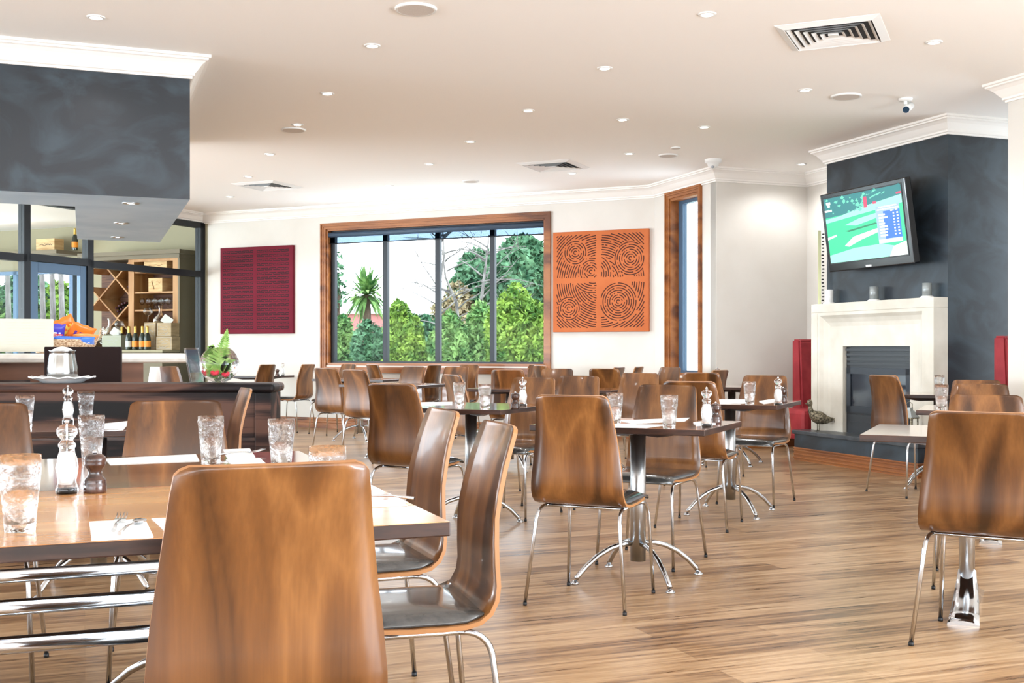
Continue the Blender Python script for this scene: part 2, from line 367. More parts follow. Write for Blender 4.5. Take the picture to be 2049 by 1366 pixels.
for x0, x1, z0, z1 in ((.03,.10,zb+.035,zt-.03),(WL-.06,WL-.03,zb+.035,zt-.03),(.1,WL-.06,zb+.035,zb+.06),(.1,WL-.06,zt-.08,zt-.03)): box(bm, x0, x1, .08, .14, z0, z1)
obj('window_frame', bm, M['alu'], win)
for c in mull:
    bm = NB(); box(bm, c-.035, c+.035, .07, .14, zb+.06, zt-.08, bev=.004); obj('mullion', bm, M['alu'], win)
ed = [.1]+mull+[WL-.06]
for a, b in zip(ed, ed[1:]):
    bm = NB(); box(bm, a+.03, b-.03, .105, .111, zb+.06, zt-.08); obj('pane', bm, M['pane'], win)
o = sroot('window_2', 'tall slim window with brown timber surround', 'window', (*(PR+dS*s0), 0), math.atan2(dS[1], dS[0]))
W2 = s1-s0
bm = NB(); casing(bm, -.07, W2+.07, zb2-.1, zt2+.075, .075, .035); obj('window_casing', bm, M['frame'], o)
bm = NB()
for x0, x1, z0, z1 in ((0,.02,zb2,zt2),(W2-.02,W2,zb2,zt2),(0,W2,zb2,zb2+.03),(0,W2,zt2-.03,zt2)): box(bm, x0, x1, 0, .2, z0, z1)
obj('window_reveal', bm, M['frame'], o)
bm = NB()
for x0, x1, z0, z1 in ((.02,.12,zb2+.03,zt2-.03),(W2-.05,W2-.02,zb2+.03,zt2-.03),(.12,W2-.05,zb2+.03,zb2+.06),(.12,W2-.05,zt2-.07,zt2-.03)): box(bm, x0, x1, .11, .17, z0, z1)
obj('window_frame', bm, M['alub'], o)
bm = NB(); box(bm, .12, W2-.05, .135, .14, zb2+.06, zt2-.07); obj('pane', bm, M['pane'], o)
# roller blind in the wide window
M['blind'] = mat('blind_tube_grey', srgb(60,76,94), .5)
M['blindf'] = pane_mat('blind_fabric', .0, (.34,.4,.46))
t = thing('roller_blind', 'rolled up blue-grey roller blind at the head of the wide window', 'blind', (*(PL+dB*w0), 0), angB)
bm = NB(); tube(bm, [(.03, .04, zt-.085), (WL-.03, .04, zt-.085)], .036, 14); obj('blind_tube', bm, M['blind'], t)
bm = NB(); box(bm, .04, WL-.04, .05, .053, zt-.20, zt-.08); obj('blind_fabric', bm, M['blindf'], t)
bm = NB(); tube(bm, [(.04, .052, zt-.205), (WL-.04, .052, zt-.205)], .008, 8); obj('bottom_bar', bm, M['alu'], t)

# glass partition to the wine room
angP = math.atan2(DP[1], DP[0])
def on_part(px): return s_of(px, PL, DP)
part = sroot('window_3', 'dark framed glass partition of the wine room', 'glass partition', (*PL, 0), angP)
zF, zT = 2.98, 2.22
pA, pB, pC = on_part(176), on_part(49), 5.2
bm = NB()
for x0, x1, z0, z1 in ((0,.10,0,zF),(0,pC,zF-.08,zF),(pA-.05,pA+.05,0,zF),(pB-.05,pB+.05,0,zF),(.1,pA,zT-.045,zT+.045),(pA,pB,zT-.03,zT+.06),(pB,pC,zT-.045,zT+.045),(pB,pC,0,.1),(.1,pA,0,.1),(4.4,4.5,0,zF)):
    box(bm, x0, x1, -.05, .05, z0, z1)
obj('window_frame', bm, M['alu'], part)
for a, b, z0, z1 in ((.1,pA-.05,.1,zT-.045),(.1,pA-.05,zT+.045,zF-.08),(pA+.05,pB-.05,zT+.06,zF-.08),(pB+.05,4.4,zT+.045,zF-.08),(pB+.05,4.4,.1,zT-.045)):
    bm = NB(); box(bm, a, b, -.004, .004, z0, z1); obj('pane', bm, M['pane2'], part)
bm = NB(); poly(bm, [PL+DP*.0+Vector((0,0)), PL+DP*5.2, PL+DP*5.2+Wd*.14, PL+Wd*.14], zF, CEIL); struct('wall_over_partition', bm, M['cream'], None, 'white strip of wall over the glass partition', 'wall')
dr = sroot('door_1', 'blue-grey framed glass door in the wine room partition', 'door', (*(PL+DP*pA), 0), angP)
DL = pB-pA; bm = NB()
for x0, x1, z0, z1 in ((.055,.16,.02,zT-.035),(DL-.18,DL-.055,.02,zT-.035),(.16,DL-.18,.02,.22),(.16,DL-.18,zT-.16,zT-.035)): box(bm, x0, x1, -.03, .03, z0, z1, bev=.004)
obj('door_frame', bm, M['alub'], dr)
bm = NB(); box(bm, .16, DL-.18, -.004, .004, .22, zT-.16); obj('pane', bm, M['pane'], dr)
bm = NB(); tube(bm, [(DL-.12,.03,.95),(DL-.12,.09,.97),(DL-.12,.09,1.33),(DL-.12,.03,1.35)], .012, 8); obj('door_handle', bm, M['alu'], dr)
# far glazing of the wine room (garden beyond)
wr = sroot('window_4', 'far glazing of the wine room with garden beyond', 'window', (*Q0, 0), math.atan2(dW[1], dW[0]))
bm = NB()
for k in range(0, 6):
    x = .15+k*(LQ+2.7)/5; box(bm, x-.04, x+.04, .02, .1, .1, 2.42)
box(bm, .15, LQ+2.9, .02, .1, 2.36, 2.42); box(bm, .15, LQ+2.9, .02, .1, .1, .16)
obj('window_frame', bm, M['alub'], wr)
bm = NB(); box(bm, .15, LQ+2.9, .05, .056, .16, 2.36); obj('pane', bm, M['pane'], wr)

# ------------------------------------------------------------ ceiling fittings
def cpt(px, py, z=CEIL): return at(px, py, z)
dl = thing('downlight', '', 'downlight', (0,0,CEIL))
bm = NB(); lathe(bm, [(.034,-.002),(.038,-.008),(.052,-.006),(.056,0),(.034,0)], 24); obj('trim_ring', bm, M['white'], dl)
bm = NB(); lathe(bm, [(.0,-.003),(.034,-.003)], 20); obj('lamp_face', bm, M['lamp'], dl)
lights = [((192,34),'over the left end of the bulkhead, top left corner'),((745,91),'left of the large round speaker, in the upper middle'),((655,187),'second bright lamp down the left-hand row'),
 ((595,249),'directly above the pale round speaker on the left'),((540,308),'between the round speaker and the left air vent'),((497,353),'just above the left air vent'),((461,393),'lowest of the left-hand row near the cornice'),
 ((1415,28),'at the top edge left of the large square vent'),((1210,136),'in the upper centre, second below the top edge'),((1057,221),'in the centre, third of the middle row'),((941,283),'in the centre, fourth of the middle row'),
 ((779,371),'over the left end of the wide window'),((1611,180),'left of the speaker near the camera dome'),((1409,254),'above the dome camera of the right corner'),((1259,307),'right of the middle vent'),
 ((1145,346),'just below the middle vent'),((1869,84),'right of the large square vent'),((1604,328),'in front of the chimney cornice'),((859,328),'small dim one between the left vent and the middle vent'),((1246,239),'small dim one with a visible ring right of centre')]
for i, ((px, py), tx) in enumerate(lights):
    p = cpt(px, py); lab = 'round recessed ceiling downlight ' + tx
    o = dl if i == 0 else dup(dl, p, 0)
    o.location = p; tag(o, lab, 'downlight', 'recessed ceiling downlights')
    if i < 18:
        L = bpy.data.lights.new('downlight_bulb', 'SPOT'); L.energy = DOWN_W; L.color = (.95, .97, 1); L.spot_size = math.radians(150); L.spot_blend = .6; L.shadow_soft_size = .03
        lo = bpy.data.objects.new('bulb', L); col.objects.link(lo); lo.parent = o; lo.location = (0,0,-.03)
M['lamp_off'] = mat('lamp_dim', (.9,.88,.85), .3, emit=(1,.96,.9), es=.5)
for px, py, tx in ((262,406,'nearest of three under the bulkhead'),(243,446,'middle of three under the bulkhead'),(235,474,'farthest of three under the bulkhead')):
    p = at(px, py, zB); o = thing('bulkhead_downlight', 'small recessed downlight, '+tx, 'downlight', p, 0, 'downlights under the bulkhead')
    bm = NB(); lathe(bm, [(.03,-.002),(.034,-.008),(.058,-.006),(.062,0),(.03,0)], 24); obj('trim_ring', bm, M['steel'], o)
    bm = NB(); lathe(bm, [(0,-.003),(.03,-.003)], 20); obj('lamp_face', bm, M['lamp'], o)
    L = bpy.data.lights.new('bulkhead_bulb', 'SPOT'); L.energy = DOWN_W*.5; L.color = (1,.93,.82); L.spot_size = math.radians(120); L.shadow_soft_size = .04
    lo = bpy.data.objects.new('bulb', L); col.objects.link(lo); lo.parent = o; lo.location = (0,0,-.03)
M['spk'] = noise_mat('speaker_mesh', srgb(196,188,180), srgb(214,206,198), (300,300,300), .8)
for px, py, r, tx in ((832,17,.125,'large white round ceiling speaker at the top edge'),(587,259,.115,'pale round ceiling speaker on the left side'),(1693,192,.12,'round ceiling speaker left of the camera dome'),(942,362,.10,'faint round ceiling speaker above the wide window'),(1337,310,.10,'round ceiling speaker above the slim window'),(1352,295,.05,'small round ceiling sensor above the slim window')):
    p = cpt(px, py); o = thing('ceiling_speaker', tx, 'speaker', p)
    bm = NB(); lathe(bm, [(r*.86,-.012),(r*.95,-.014),(r,-.006),(r,0)], 32); obj('rim', bm, M['white'], o)
    bm = NB(); lathe(bm, [(0,-.013),(r*.87,-.012)], 32); obj('speaker_grille', bm, M['spk'], o)
for cx_, cy_, s, tx in ((2.05,7.17,.63,'large square ceiling air vent with slats, upper right'),(.45,12.31,.62,'square ceiling air vent above the wide window'),(-3.0,13.8,.62,'square ceiling air vent near the left wall')):
    t = thing('ceiling_vent', tx, 'air vent', (cx_, cy_, CEIL), math.radians(-24.2), 'square ceiling air vents')
    bm = NB(); h = s/2
    def ring(bm, a, b, za, zb_):
        for k in range(4):
            q = [(-a,-a,za),(a,-a,za),(b,-b,zb_),(-b,-b,zb_)]
            mx = R2(k*PI/2); vs = [bm.verts.new(mx @ Vector(v)) for v in q]; bm.faces.new(vs)
    ring(bm, h, h-.05, -.002, -.022); ring(bm, h, h, -.002, 0); ring(bm, h-.05, h-.055, -.022, -.004)
    obj('vent_frame', bm, M['white'], t, fixn=False)
    bm = NB(); box(bm, -h+.05, h-.05, -h+.05, h-.05, -.003, -.001); obj('backing', bm, M['grille'], t)
    bm = NB()
    for k in range(5):
        a = h-.06-k*.045; ring(bm, a, a-.022, -.02, -.006); ring(bm, a-.022, a, -.0065, -.0205)
    box(bm, -.03, .03, -.03, .03, -.02, -.005); obj('slat', bm, M['white'], t, fixn=False)
# cameras
p = cpt(1812, 197); t = thing('security_camera', 'white bullet security camera with dark lens on the ceiling', 'camera', p)
bm = NB(); lathe(bm, [(0,-.02),(.05,-.02),(.055,-.008),(.055,0)], 24); tube(bm, [(0,0,-.02),(0,0,-.05)], .014); obj('camera_mount', bm, M['white'], t)
bm = NB(); tube(bm, [(.05,.03,-.05),(.02,-.01,-.075),(-.015,-.055,-.10)], .03, 16); obj('camera_body', bm, M['white'], t)
bm = NB(); tube(bm, [(-.014,-.054,-.0995),(-.019,-.061,-.1035)], .026, 16); obj('camera_lens', bm, mat('lens_dark', (.02,.05,.09), .1), t)
p = cpt(1427, 319); t = thing('dome_camera', 'small white dome camera on the ceiling above the slim window corner', 'camera', p)
bm = NB(); lathe(bm, [(0,-.1),(.03,-.095),(.055,-.07),(.065,-.04),(.085,-.035),(.09,0)], 24); obj('dome_housing', bm, M['white'], t)
bm = NB(); ball(bm, (-.01,-.03,-.075), .022); obj('camera_lens', bm, mat('lens_grey', (.35,.37,.4), .2), t)

# ------------------------------------------------------------ chairs
def shell_bm(back=True):
    """one plywood shell: back (with the bend) or seat board; 12 mm ply with paler edges"""
    prof = [(.205,.446),(.15,.441),(.08,.437),(0,.434),(-.08,.434),(-.13,.437),(-.165,.446),(-.19,.466),(-.205,.495),(-.212,.53),(-.213,.58),(-.216,.63),(-.223,.69),(-.235,.75),(-.25,.81),(-.266,.86),(-.278,.895),(-.2815,.904),(-.283,.91)]
    wid = [.185,.195,.2,.204,.207,.209,.21,.21,.209,.207,.203,.198,.19,.182,.174,.168,.162,.153,.138]
    T = .0055; NX = 8; bm = NB(); P = [Vector((0, y, z)) for y, z in prof]
    def nrm(i):
        t = (P[min(i+1, len(P)-1)]-P[max(i-1, 0)]).normalized(); return Vector((0, -t.z, t.y))*(-1)
    F_, K_ = [], []
    for i, p in enumerate(P):
        n = nrm(i); fr, bk = [], []
        cv = max(0, min(1, (p.z-.5)/.2))*.014
        for k in range(NX+1):
            u = -1+2*k/NX; x = u*wid[i]; q = Vector((x, p.y+cv*u*u, p.z))
            if i < 2: q.y -= .02*max(0, abs(u)-.6)/.4*(2-i)
            fr.append(bm.verts.new(q+n*T)); bk.append(bm.verts.new(q-n*T))
        F_.append(fr); K_.append(bk)
    m = len(P)-1
    for i in range(m):
        for k in range(NX):
            for S in (F_, K_): f = bm.faces.new((S[i][k], S[i][k+1], S[i+1][k+1], S[i+1][k])); f.smooth = True
        for k in (0, NX): f = bm.faces.new((F_[i][k], K_[i][k], K_[i+1][k], F_[i+1][k])); f.material_index = 1
    for i in (0, m):
        for k in range(NX): f = bm.faces.new((F_[i][k], F_[i][k+1], K_[i][k+1], K_[i][k])); f.material_index = 1
    return bm
def cushion_bm():
    bm = NB(); NX, NY = 8, 10; top, bot = [], []
    for j in range(NY+1):
        v = j/NY; y = -.175+.405*v; z0 = .441+.008*max(0, v-.6)+(.018*max(0, .12-v)/.12); w_ = .200-.008*v
        r1, r2 = [], []
        for k in range(NX+1):
            u = -1+2*k/NX
            e = (1-abs(u)**5)*(1-abs(2*v-1)**7); drop = .035*max(0, v-.85)/.15
            yy = y-(.03*max(0, abs(u)-.7)/.3 if j == NY else 0)
            r1.append(bm.verts.new((u*w_, yy, z0+.008+.024*e-drop*.5))); r2.append(bm.verts.new((u*w_*.985, yy-.004*(v > .9), z0-drop*.45+.001)))
        top.append(r1); bot.append(r2)
    for S in (top, bot):
        for j in range(NY):
            for k in range(NX): f = bm.faces.new((S[j][k], S[j][k+1], S[j+1][k+1], S[j+1][k])); f.smooth = True
    for j in range(NY):
        for k in (0, NX): bm.faces.new((top[j][k], bot[j][k], bot[j+1][k], top[j+1][k])).smooth = True
    for j in (0, NY):
        for k in range(NX): bm.faces.new((top[j][k], top[j][k+1], bot[j][k+1], bot[j][k])).smooth = True
    return bm
def arc(p0, p1, p2, n=6):
    return [Vector(p0)*(1-t)**2+Vector(p1)*2*t*(1-t)+Vector(p2)*t*t for t in [i/n for i in range(n+1)]]
def make_chair():
    t = thing('dining_chair', '', 'chair')
    obj('backrest', shell_bm(), [M['veneer'], M['ply']], t)
    obj('seat_cushion', cushion_bm(), M['vinyl'], t)
    for sx in (-1, 1):
        for front in (0, 1):
            fy, fx = (.222, .206) if front else (-.237, .226); ry = .125 if front else -.12
            bm = NB(); tube(bm, arc((sx*.178, ry, .421), (sx*.187, ry+(.07 if front else -.075), .421), (sx*.192, ry+(.075 if front else -.08), .345), 7)+[(sx*fx, fy, .012)], .008, 8)
            L = obj('leg', bm, M['chrome'], t)
            bm = NB(); tube(bm, [(sx*fx, fy, 0), (sx*fx, fy, .014)], .0092, 8); obj('foot_cap', bm, M['black'], L)
    bm = NB()
    for sx in (-1, 1): tube(bm, [(sx*.178, -.12, .421), (sx*.178, .125, .421)], .008, 8)
    for y in (-.1, .1): tube(bm, [(-.178, y, .419), (.178, y, .419)], .007, 8)
    obj('seat_frame', bm, M['chrome'], t)
    return t
chair = make_chair(); used = [0]
def place(x, y, yaw, label, group=None, scale=None):
    if not used[0]:
        used[0] = 1; o = chair; o.location = (x, y, 0); o.rotation_euler = (0,0,math.radians(yaw)); o['label'] = label
        if group: o['group'] = group
        if scale: o.scale = scale
        return o
    return dup(chair, (x, y, 0), math.radians(yaw), label, group, scale)
LOW = (1, 1, .965)
G = 'bentwood dining chairs with black seat pads'
CHAIRS = [
(-.49,2.14,19.8,'big foreground chair seen from behind, its wooden back cutting into the near table'),
(-.29,2.85,106,'nearest side-on chair at the right end of the near table, black seat in full view'),
(-.47,3.50,111,'second side-on chair at the right of the near table, behind the nearest side-on one'),
(-1.57,5.49,112.5,'chair seen edge-on against the dark timber partition, thin slanted back'),
(-1.18,3.94,196,'chair facing us across the near table, pinkish shine on its wide back'),
(-1.80,3.73,200,'chair cut by the left edge of the photo, facing us across the near table'),
(.36,4.97,-24.5,'chair in the middle seen from behind, tall tapered back with small pale chip'),
(.72,5.87,152.4,'chair facing us across the middle table, black seat pad beside the steel column'),
(1.19,7.08,-25,'chair seen from behind just right of the tall salt mill on the middle table'),
(1.75,8.12,150.8,'chair facing us at the far right of the table before the red banquette'),
(-.55,6.59,-29.7,'chair seen from behind left of the table with two tumblers, large square-bottomed back'),
(-1.82,12.1,-34,'chair seen from behind standing on the left, below the left corner of the window'),
(-1.38,11.2,-38,'chair just right of the lone left chair, its back overlapping the far table'),
(-3.46,14.95,63.8,'orange-lit chair at the left wall table, left of the tiny pepper mill'),
(-2.99,15.25,67.9,'chair at the right of the left wall table, beside the window corner'),
(-2.36,14.75,133,'pale shining chair back under the left end of the window sill'),
(-1.62,14.95,-54,'second pale chair back under the window, right of the first shining one'),
(-1.28,12.75,146,'chair facing us behind the white-topped far table, left one of its pair'),
(-1.22,14.45,61.6,'tall narrow chair back behind the far table, between two wider backs'),
(-.72,14.3,140,'sliver of a chair back just showing over the wide one under the third window pane'),
(-.77,12.62,148.5,'chair facing us behind the far table, right one of its pair'),
(-.23,8.83,-62,'slanted narrow chair behind the left tumbler, turned to the right'),
(.04,11.04,-18.3,'chair under the right window pane, seen from behind over the white tabletop'),
(.02,14.35,127,'faint chair back touching the window sill near its right end'),
(.58,13.9,-61.8,'narrow chair back below the right corner of the window frame'),
(.02,7.52,150,'bright orange chair facing us behind the small brown pepper mill'),
(.37,11.15,160,'chair facing us under the orange wall panel, left of two'),
(.36,8.02,150,'chair back showing above the middle tall chair, slightly to its right'),
(1.06,11.69,-27.6,'chair under the right edge of the orange wall panel, seen from behind'),
(.95,12.55,62.7,'thin chair back peeking right of the one under the orange panel'),
(1.21,12.95,66.3,'small far chair back standing alone against the white wall'),
(.92,9.03,149,'tall chair facing us behind the tumbler on the middle table'),
(1.53,12.25,125,'pale pinkish chair just left below the slim window'),
(1.72,9.68,-30,'dark chair seen from behind directly under the slim window'),
(1.77,10.85,52,'chair with glaring white side behind the tall salt mill, right of the slim window'),
(3.06,8.62,-68.8,'single chair in front of the fireplace, turned to the right'),
]
for c in CHAIRS: place(c[0], c[1], c[2], c[3], G)
place(1.82, 4.26, -31, 'large chair at the right edge seen from behind, its back cut by the frame', G, (1.1,1,.965))
place(2.22, 5.29, 155, 'chair right behind the one at the right edge, facing us with pinkish sheen', G, LOW)
place(2.95, 7.10, 155, 'dark brown chair top, middle of the stack of backs at the right', G, LOW)
place(3.30, 8.02, 155, 'farthest of the chair tops at the right, before the slate wall', G, LOW)

# ------------------------------------------------------------ pedestal tables
def top_bm(w_, d_, th=.028): 
    bm = NB(); box(bm, -w_/2, w_/2, -d_/2, d_/2, .75-th, .75, bev=.003)
    for f in bm.faces:
        if f.normal.z < .5: f.material_index = 1
    return bm
def ped_table(x, y, yaw, label, w_=.8, d_=.8, style='arms', wood='table', group='pedestal dining tables'):
    t = thing('pedestal_table', label, 'table', (x, y, 0), math.radians(yaw), group)
    bm = top_bm(w_, d_); bmesh.ops.recalc_face_normals(bm, faces=bm.faces)
    for f in bm.faces: f.material_index = 0 if f.normal.z > .8 else 1
    obj('tabletop', bm, [M[wood], M['edge']], t)
    bm = NB()
    for s1_, s2_ in ((1,1),(1,-1)):
        mx = R2(math.atan2(s2_*d_, s1_*w_)); L = .36
        poly2 = [(-L,.722),(L,.722),(L*.55,.695),(-L*.55,.695)]
        a = [bm.verts.new(mx @ Vector((p[0], -.02, p[1]))) for p in poly2]; b = [bm.verts.new(mx @ Vector((p[0], .02, p[1]))) for p in poly2]
        bm.faces.new(a); bm.faces.new(b[::-1])
        for i in range(4): bm.faces.new((a[i], a[(i+1)%4], b[(i+1)%4], b[i]))
    obj('top_bracket', bm, M['edge'], t)
    if style == 'arms':
        bm = NB(); lathe(bm, [(0,.09),(.037,.09),(.037,.70),(0,.70)], 24, smooth=True); obj('column', bm, M['steel'], t)
        for k in range(4):
            a = math.radians(45+90*k); c, s_ = math.cos(a), math.sin(a)
            pts = [(c*r, s_*r, z) for r, z in ((.03,.175),(.09,.172),(.15,.155),(.21,.125),(.27,.08),(.315,.035),(.325,.022))]
            bm = NB(); tube(bm, pts, .0125, 10); ar = obj('arm', bm, M['chrome'], t)
            bm = NB(); lathe(bm, [(0,0),(.022,0),(.022,.006),(.008,.018),(0,.02)], 16, o=(c*.33, s_*.33, 0)); obj('foot_pad', bm, M['chrome'], ar)
    else:
        bm = NB(); lathe(bm, [(0,.06),(.032,.06),(.032,.70),(0,.70)], 24); obj('column', bm, M['steel'], t)
        for sg in (-1, 1):
            bm = NB(); rows = []
            for r, wd, z in ((.0,.035,.17),(.05,.045,.10),(.12,.052,.058),(.24,.056,.035),(.36,.06,.018)):
                rows.append(([bm.verts.new((u*wd, sg*r, z-.012*abs(u)**2)) for u in (-1,-.5,0,.5,1)], [bm.verts.new((u*wd, sg*r, max(0, z-.02)*(0 if abs(u)==1 or r>.3 else 1))) for u in (-1,-.5,0,.5,1)]))
            for (a, a2), (b, b2) in zip(rows, rows[1:]):
                for k in range(4):
                    bm.faces.new((a[k], a[k+1], b[k+1], b[k])).smooth = True; bm.faces.new((a2[k], a2[k+1], b2[k+1], b2[k]))
                for k in (0, 4): bm.faces.new((a[k], a2[k], b2[k], b[k]))
            for k in range(4): bm.faces.new((rows[-1][0][k], rows[-1][0][k+1], rows[-1][1][k+1], rows[-1][1][k]))
            obj('foot', bm, M['chrome'], t)
    return t
ped_table(.605, 5.40, -25, 'middle table with two tumblers, papers and tall salt mill', .84, .68)
ped_table(1.475, 7.61, -25, 'table behind the middle one, before the red banquette, with salt mill and tumbler', .8, .8)
ped_table(-.258, 7.07, -25, 'table left of centre carrying two tumblers and a small brown mill', .8, .8)
ped_table(-1.18, 11.62, -24.2, 'white-shining far table under the wide window', .92, .8)
ped_table(-1.85, 13.7, -24.2, 'farthest table close to the window sill', 1.0, .6)
ped_table(-.02, 10.4, -20, 'far table between the window table and the orange panel table', .66, .7)
ped_table(.72, 10.15, -24.2, 'orange-brown topped table below the orange wall panel', .62, .7)
ped_table(-3.5, 15.45, -24.2, 'dark table against the left wall with pepper mill on it', .8, .6)
ped_table(2.13, 10.9, -24.2, 'dark far table beside the red banquette', .8, .7)
ped_table(1.95, 4.82, -24.2, 'near right table half hidden by the chair at the right edge, on flat steel feet', .8, .72, 'flat')
ped_table(2.86, 6.70, -24.2, 'second right-hand table with one tumbler, behind the near right one', .8, .72, 'flat')
ped_table(3.42, 9.02, -22, 'table nearest the fireplace on the right', .68, .62)

# big tables in the left foreground
JC = Vector((-.124, 2.293)); aB = math.atan2(B[1], B[0])
def long_table(off, dep, ln, label, wood='tableL'):
    p = JC+A*off; t = thing('dining_table', label, 'table', (p[0], p[1], 0), aB, 'long tables pushed together')
    bm = NB(); box(bm, -ln, 0, .002, dep-.002, .72, .75, bev=.003); bmesh.ops.recalc_face_normals(bm, faces=bm.faces)
    for f in bm.faces: f.material_index = 0 if f.normal.z > .8 else 1
    obj('tabletop', bm, [M[wood], M['edge']], t)
    for x in (-.42, -ln+.42):
        bm = NB(); lathe(bm, [(0,.09),(.037,.09),(.037,.70),(0,.70)], 24, o=(x, dep/2, 0)); obj('column', bm, M['steel'], t)
        bm = NB()
        for k in range(4):
            a = math.radians(45+90*k); c, s_ = math.cos(a), math.sin(a)
            pts = [(x+c*r, dep/2+s_*r, z) for r, z in ((.03,.175),(.09,.172),(.15,.155),(.21,.125),(.27,.08),(.315,.035),(.325,.022))]
            tube(bm, pts, .0125, 8); lathe(bm, [(0,0),(.022,0),(.022,.006),(.008,.018)], 14, o=(x+c*.33, dep/2+s_*.33, 0))
        obj('base', bm, M['chrome'], t)
        bm = NB()
        for s2_ in (-1, 1): box(bm, -.36, .36, -.02, .02, .695, .722, Matrix.Translation((x, dep/2, 0)) @ R2(s2_*PI/4))
        obj('top_bracket', bm, M['edge'], t)
    return t
long_table(0, .83, 1.75, 'nearest long table, honey brown top with tumbler, mills and cutlery')
long_table(.83, .90, 1.75, 'long table pushed behind the nearest one, with papers and tumblers', 'table')
pJ3 = at(430, 868, .75)
ped_table(-1.93, 5.25, 15, 'table behind the long ones, in front of the dark timber partition', .95, .8)
# chrome rail under the near edge of the first table
t = thing('chrome_rail', 'three polished chrome tubes running under the near edge of the nearest table', 'rail', (JC[0], JC[1], 0), aB)
for z, r in ((.698,.0125),(.642,.0145),(.575,.016)):
    bm = NB(); tube(bm, [(-1.7, .0, z), (-.50, .0, z)], r, 14); obj('tube', bm, M['chrome'], t)
for x in (-1.68, -.54):
    bm = NB(); box(bm, x-.015, x+.015, .012, .03, .555, .72); obj('hanger', bm, M['steel'], t)

# ------------------------------------------------------------ tableware
def tumbler():
    t = thing('water_tumbler', '', 'glass')
    bm = NB(); lathe(bm, [(0,0),(.028,0),(.0285,.006),(.031,.04),(.0365,.09),(.0395,.125),(.039,.147),(.0372,.147),(.0375,.125),(.0345,.09),(.029,.04),(.026,.016),(0,.014)], 24); obj('glass_wall', bm, M['glass'], t)
    bm = NB(); lathe(bm, [(0,.0165),(.0255,.017),(.0283,.04),(.0332,.08),(0,.081)], 20); obj('iced_water', bm, M['water'], t)
    return t
tb = tumbler(); tb_used = [0]
def tumb(px, py, label, z=.75, pos=None, sc_=None):
    p = pos or at(px, py, z)
    if not tb_used[0]: tb_used[0] = 1; o = tb; o.location = p; tag(o, label, 'glass', 'water tumblers')
    else: o = dup(tb, p, random.random()*6, label, 'water tumblers')
    if sc_: o.scale = (sc_,)*3
    return o
def salt_mill():
    t = thing('salt_mill', '', 'mill')
    bm = NB(); lathe(bm, [(.0,.0),(.026,0),(.027,.01),(.024,.022),(.021,.032),(.025,.05),(.0265,.065),(.024,.085),(.019,.1),(.017,.11),(.0205,.116),(.0205,.121),(.015,.127),(.014,.132),(.021,.14),(.0245,.148),(.0235,.158),(.016,.166),(.006,.17),(0,.17)], 24); obj('clear_body', bm, M['acryl'], t)
    bm = NB(); lathe(bm, [(0,.022),(.013,.022),(.0165,.05),(.0175,.065),(.0155,.085),(.012,.1),(0,.103)], 18); obj('salt_fill', bm, M['salt'], t)
    bm = NB(); lathe(bm, [(0,.004),(.018,.004),(.018,.012),(0,.012)], 18); obj('grinder', bm, M['black'], t)
    bm = NB(); tube(bm, [(0,0,.1),(0,0,.17)], .0022, 6); ball(bm, (0,0,.175), .006); obj('top_knob', bm, M['chrome'], t)
    return t
sm = salt_mill(); sm_used = [0]
def smill(px, py, label, pos=None):
    p = pos or at(px, py, .75)
    if not sm_used[0]: sm_used[0] = 1; o = sm; o.location = p; tag(o, label, 'mill', 'clear salt mills'); return o
    return dup(sm, p, random.random()*6, label, 'clear salt mills')
def pmill_():
    t = thing('pepper_mill', '', 'mill')
    bm = NB(); lathe(bm, [(0,0),(.0265,0),(.0275,.004),(.0275,.022),(.0255,.026),(.0265,.029),(.0255,.033),(.018,.04),(.0155,.05),(.0175,.058),(.024,.066),(.0255,.07),(.0245,.073),(.026,.078),(.0255,.086),(.02,.092),(.01,.095),(0,.0955)], 22); obj('wooden_body', bm, M['pepper'], t)
    bm = NB(); lathe(bm, [(0,.095),(.004,.095),(.0055,.1),(.003,.104),(0,.105)], 12); obj('top_knob', bm, M['chrome'], t)
    return t
pm = pmill_(); pm_used = [0]
def pmill(px, py, label, pos=None):
    p = pos or at(px, py, .75)
    if not pm_used[0]: pm_used[0] = 1; o = pm; o.location = p; tag(o, label, 'mill', 'small dark pepper mills'); return o
    return dup(pm, p, random.random()*6, label, 'small dark pepper mills')
def sheet(name, quad, label, cat, z=.7505, m='paper', th=.0015, rnd=0, group=None):
    c = sum((at(*q, z) for q in quad), Vector())/len(quad); bm = NB(); pts = [at(*q, z)-c for q in quad]
    poly(bm, pts, 0, th)
    o = obj(name, bm, M[m], None, c); tag(o, label, cat, group); return o
tumb(40, 1062, 'large iced water tumbler at the left edge of the nearest table')
tumb(183, 925, 'tumbler just behind the small brown pepper mill on the long tables')
tumb(422, 928, 'tumbler in front of the pinkish chair on the long tables')
tumb(563, 938, 'tumbler right of the fork and napkin, before the white floor glare')
tumb(0, 0, 'tumbler partly hidden by the big foreground chair back, near its top right', pos=Vector((-.389, 2.37, .75)))
tumb(172, 842, 'tumbler beside the farther salt mill at the dark partition')
tumb(50, 856, 'tumbler behind the chair cut by the left edge')
tumb(1230, 848, 'left tumbler on the middle table'); tumb(1339, 856, 'right tumbler on the middle table')
tumb(1500, 809, 'tumbler on the table before the red banquette')
tumb(919, 811, 'left tumbler on the table left of centre'); tumb(970, 818, 'right tumbler on the table left of centre')
tumb(0, 0, 'tumbler on the second right-hand table, low behind a chair back', pos=Vector((2.52, 6.60, .75)))
tumb(1938, 784, 'tumbler on the table near the slate wall at the right', pos=Vector((3.42, 9.0, .75)))
smill(134, 987, 'large clear salt mill on the nearest table, left')
smill(136, 845, 'clear salt mill on the table before the dark partition, its head against dark timber')
smill(1414, 853, 'tall clear salt mill on the middle table')
smill(1557, 810, 'clear salt mill on the table before the red banquette')
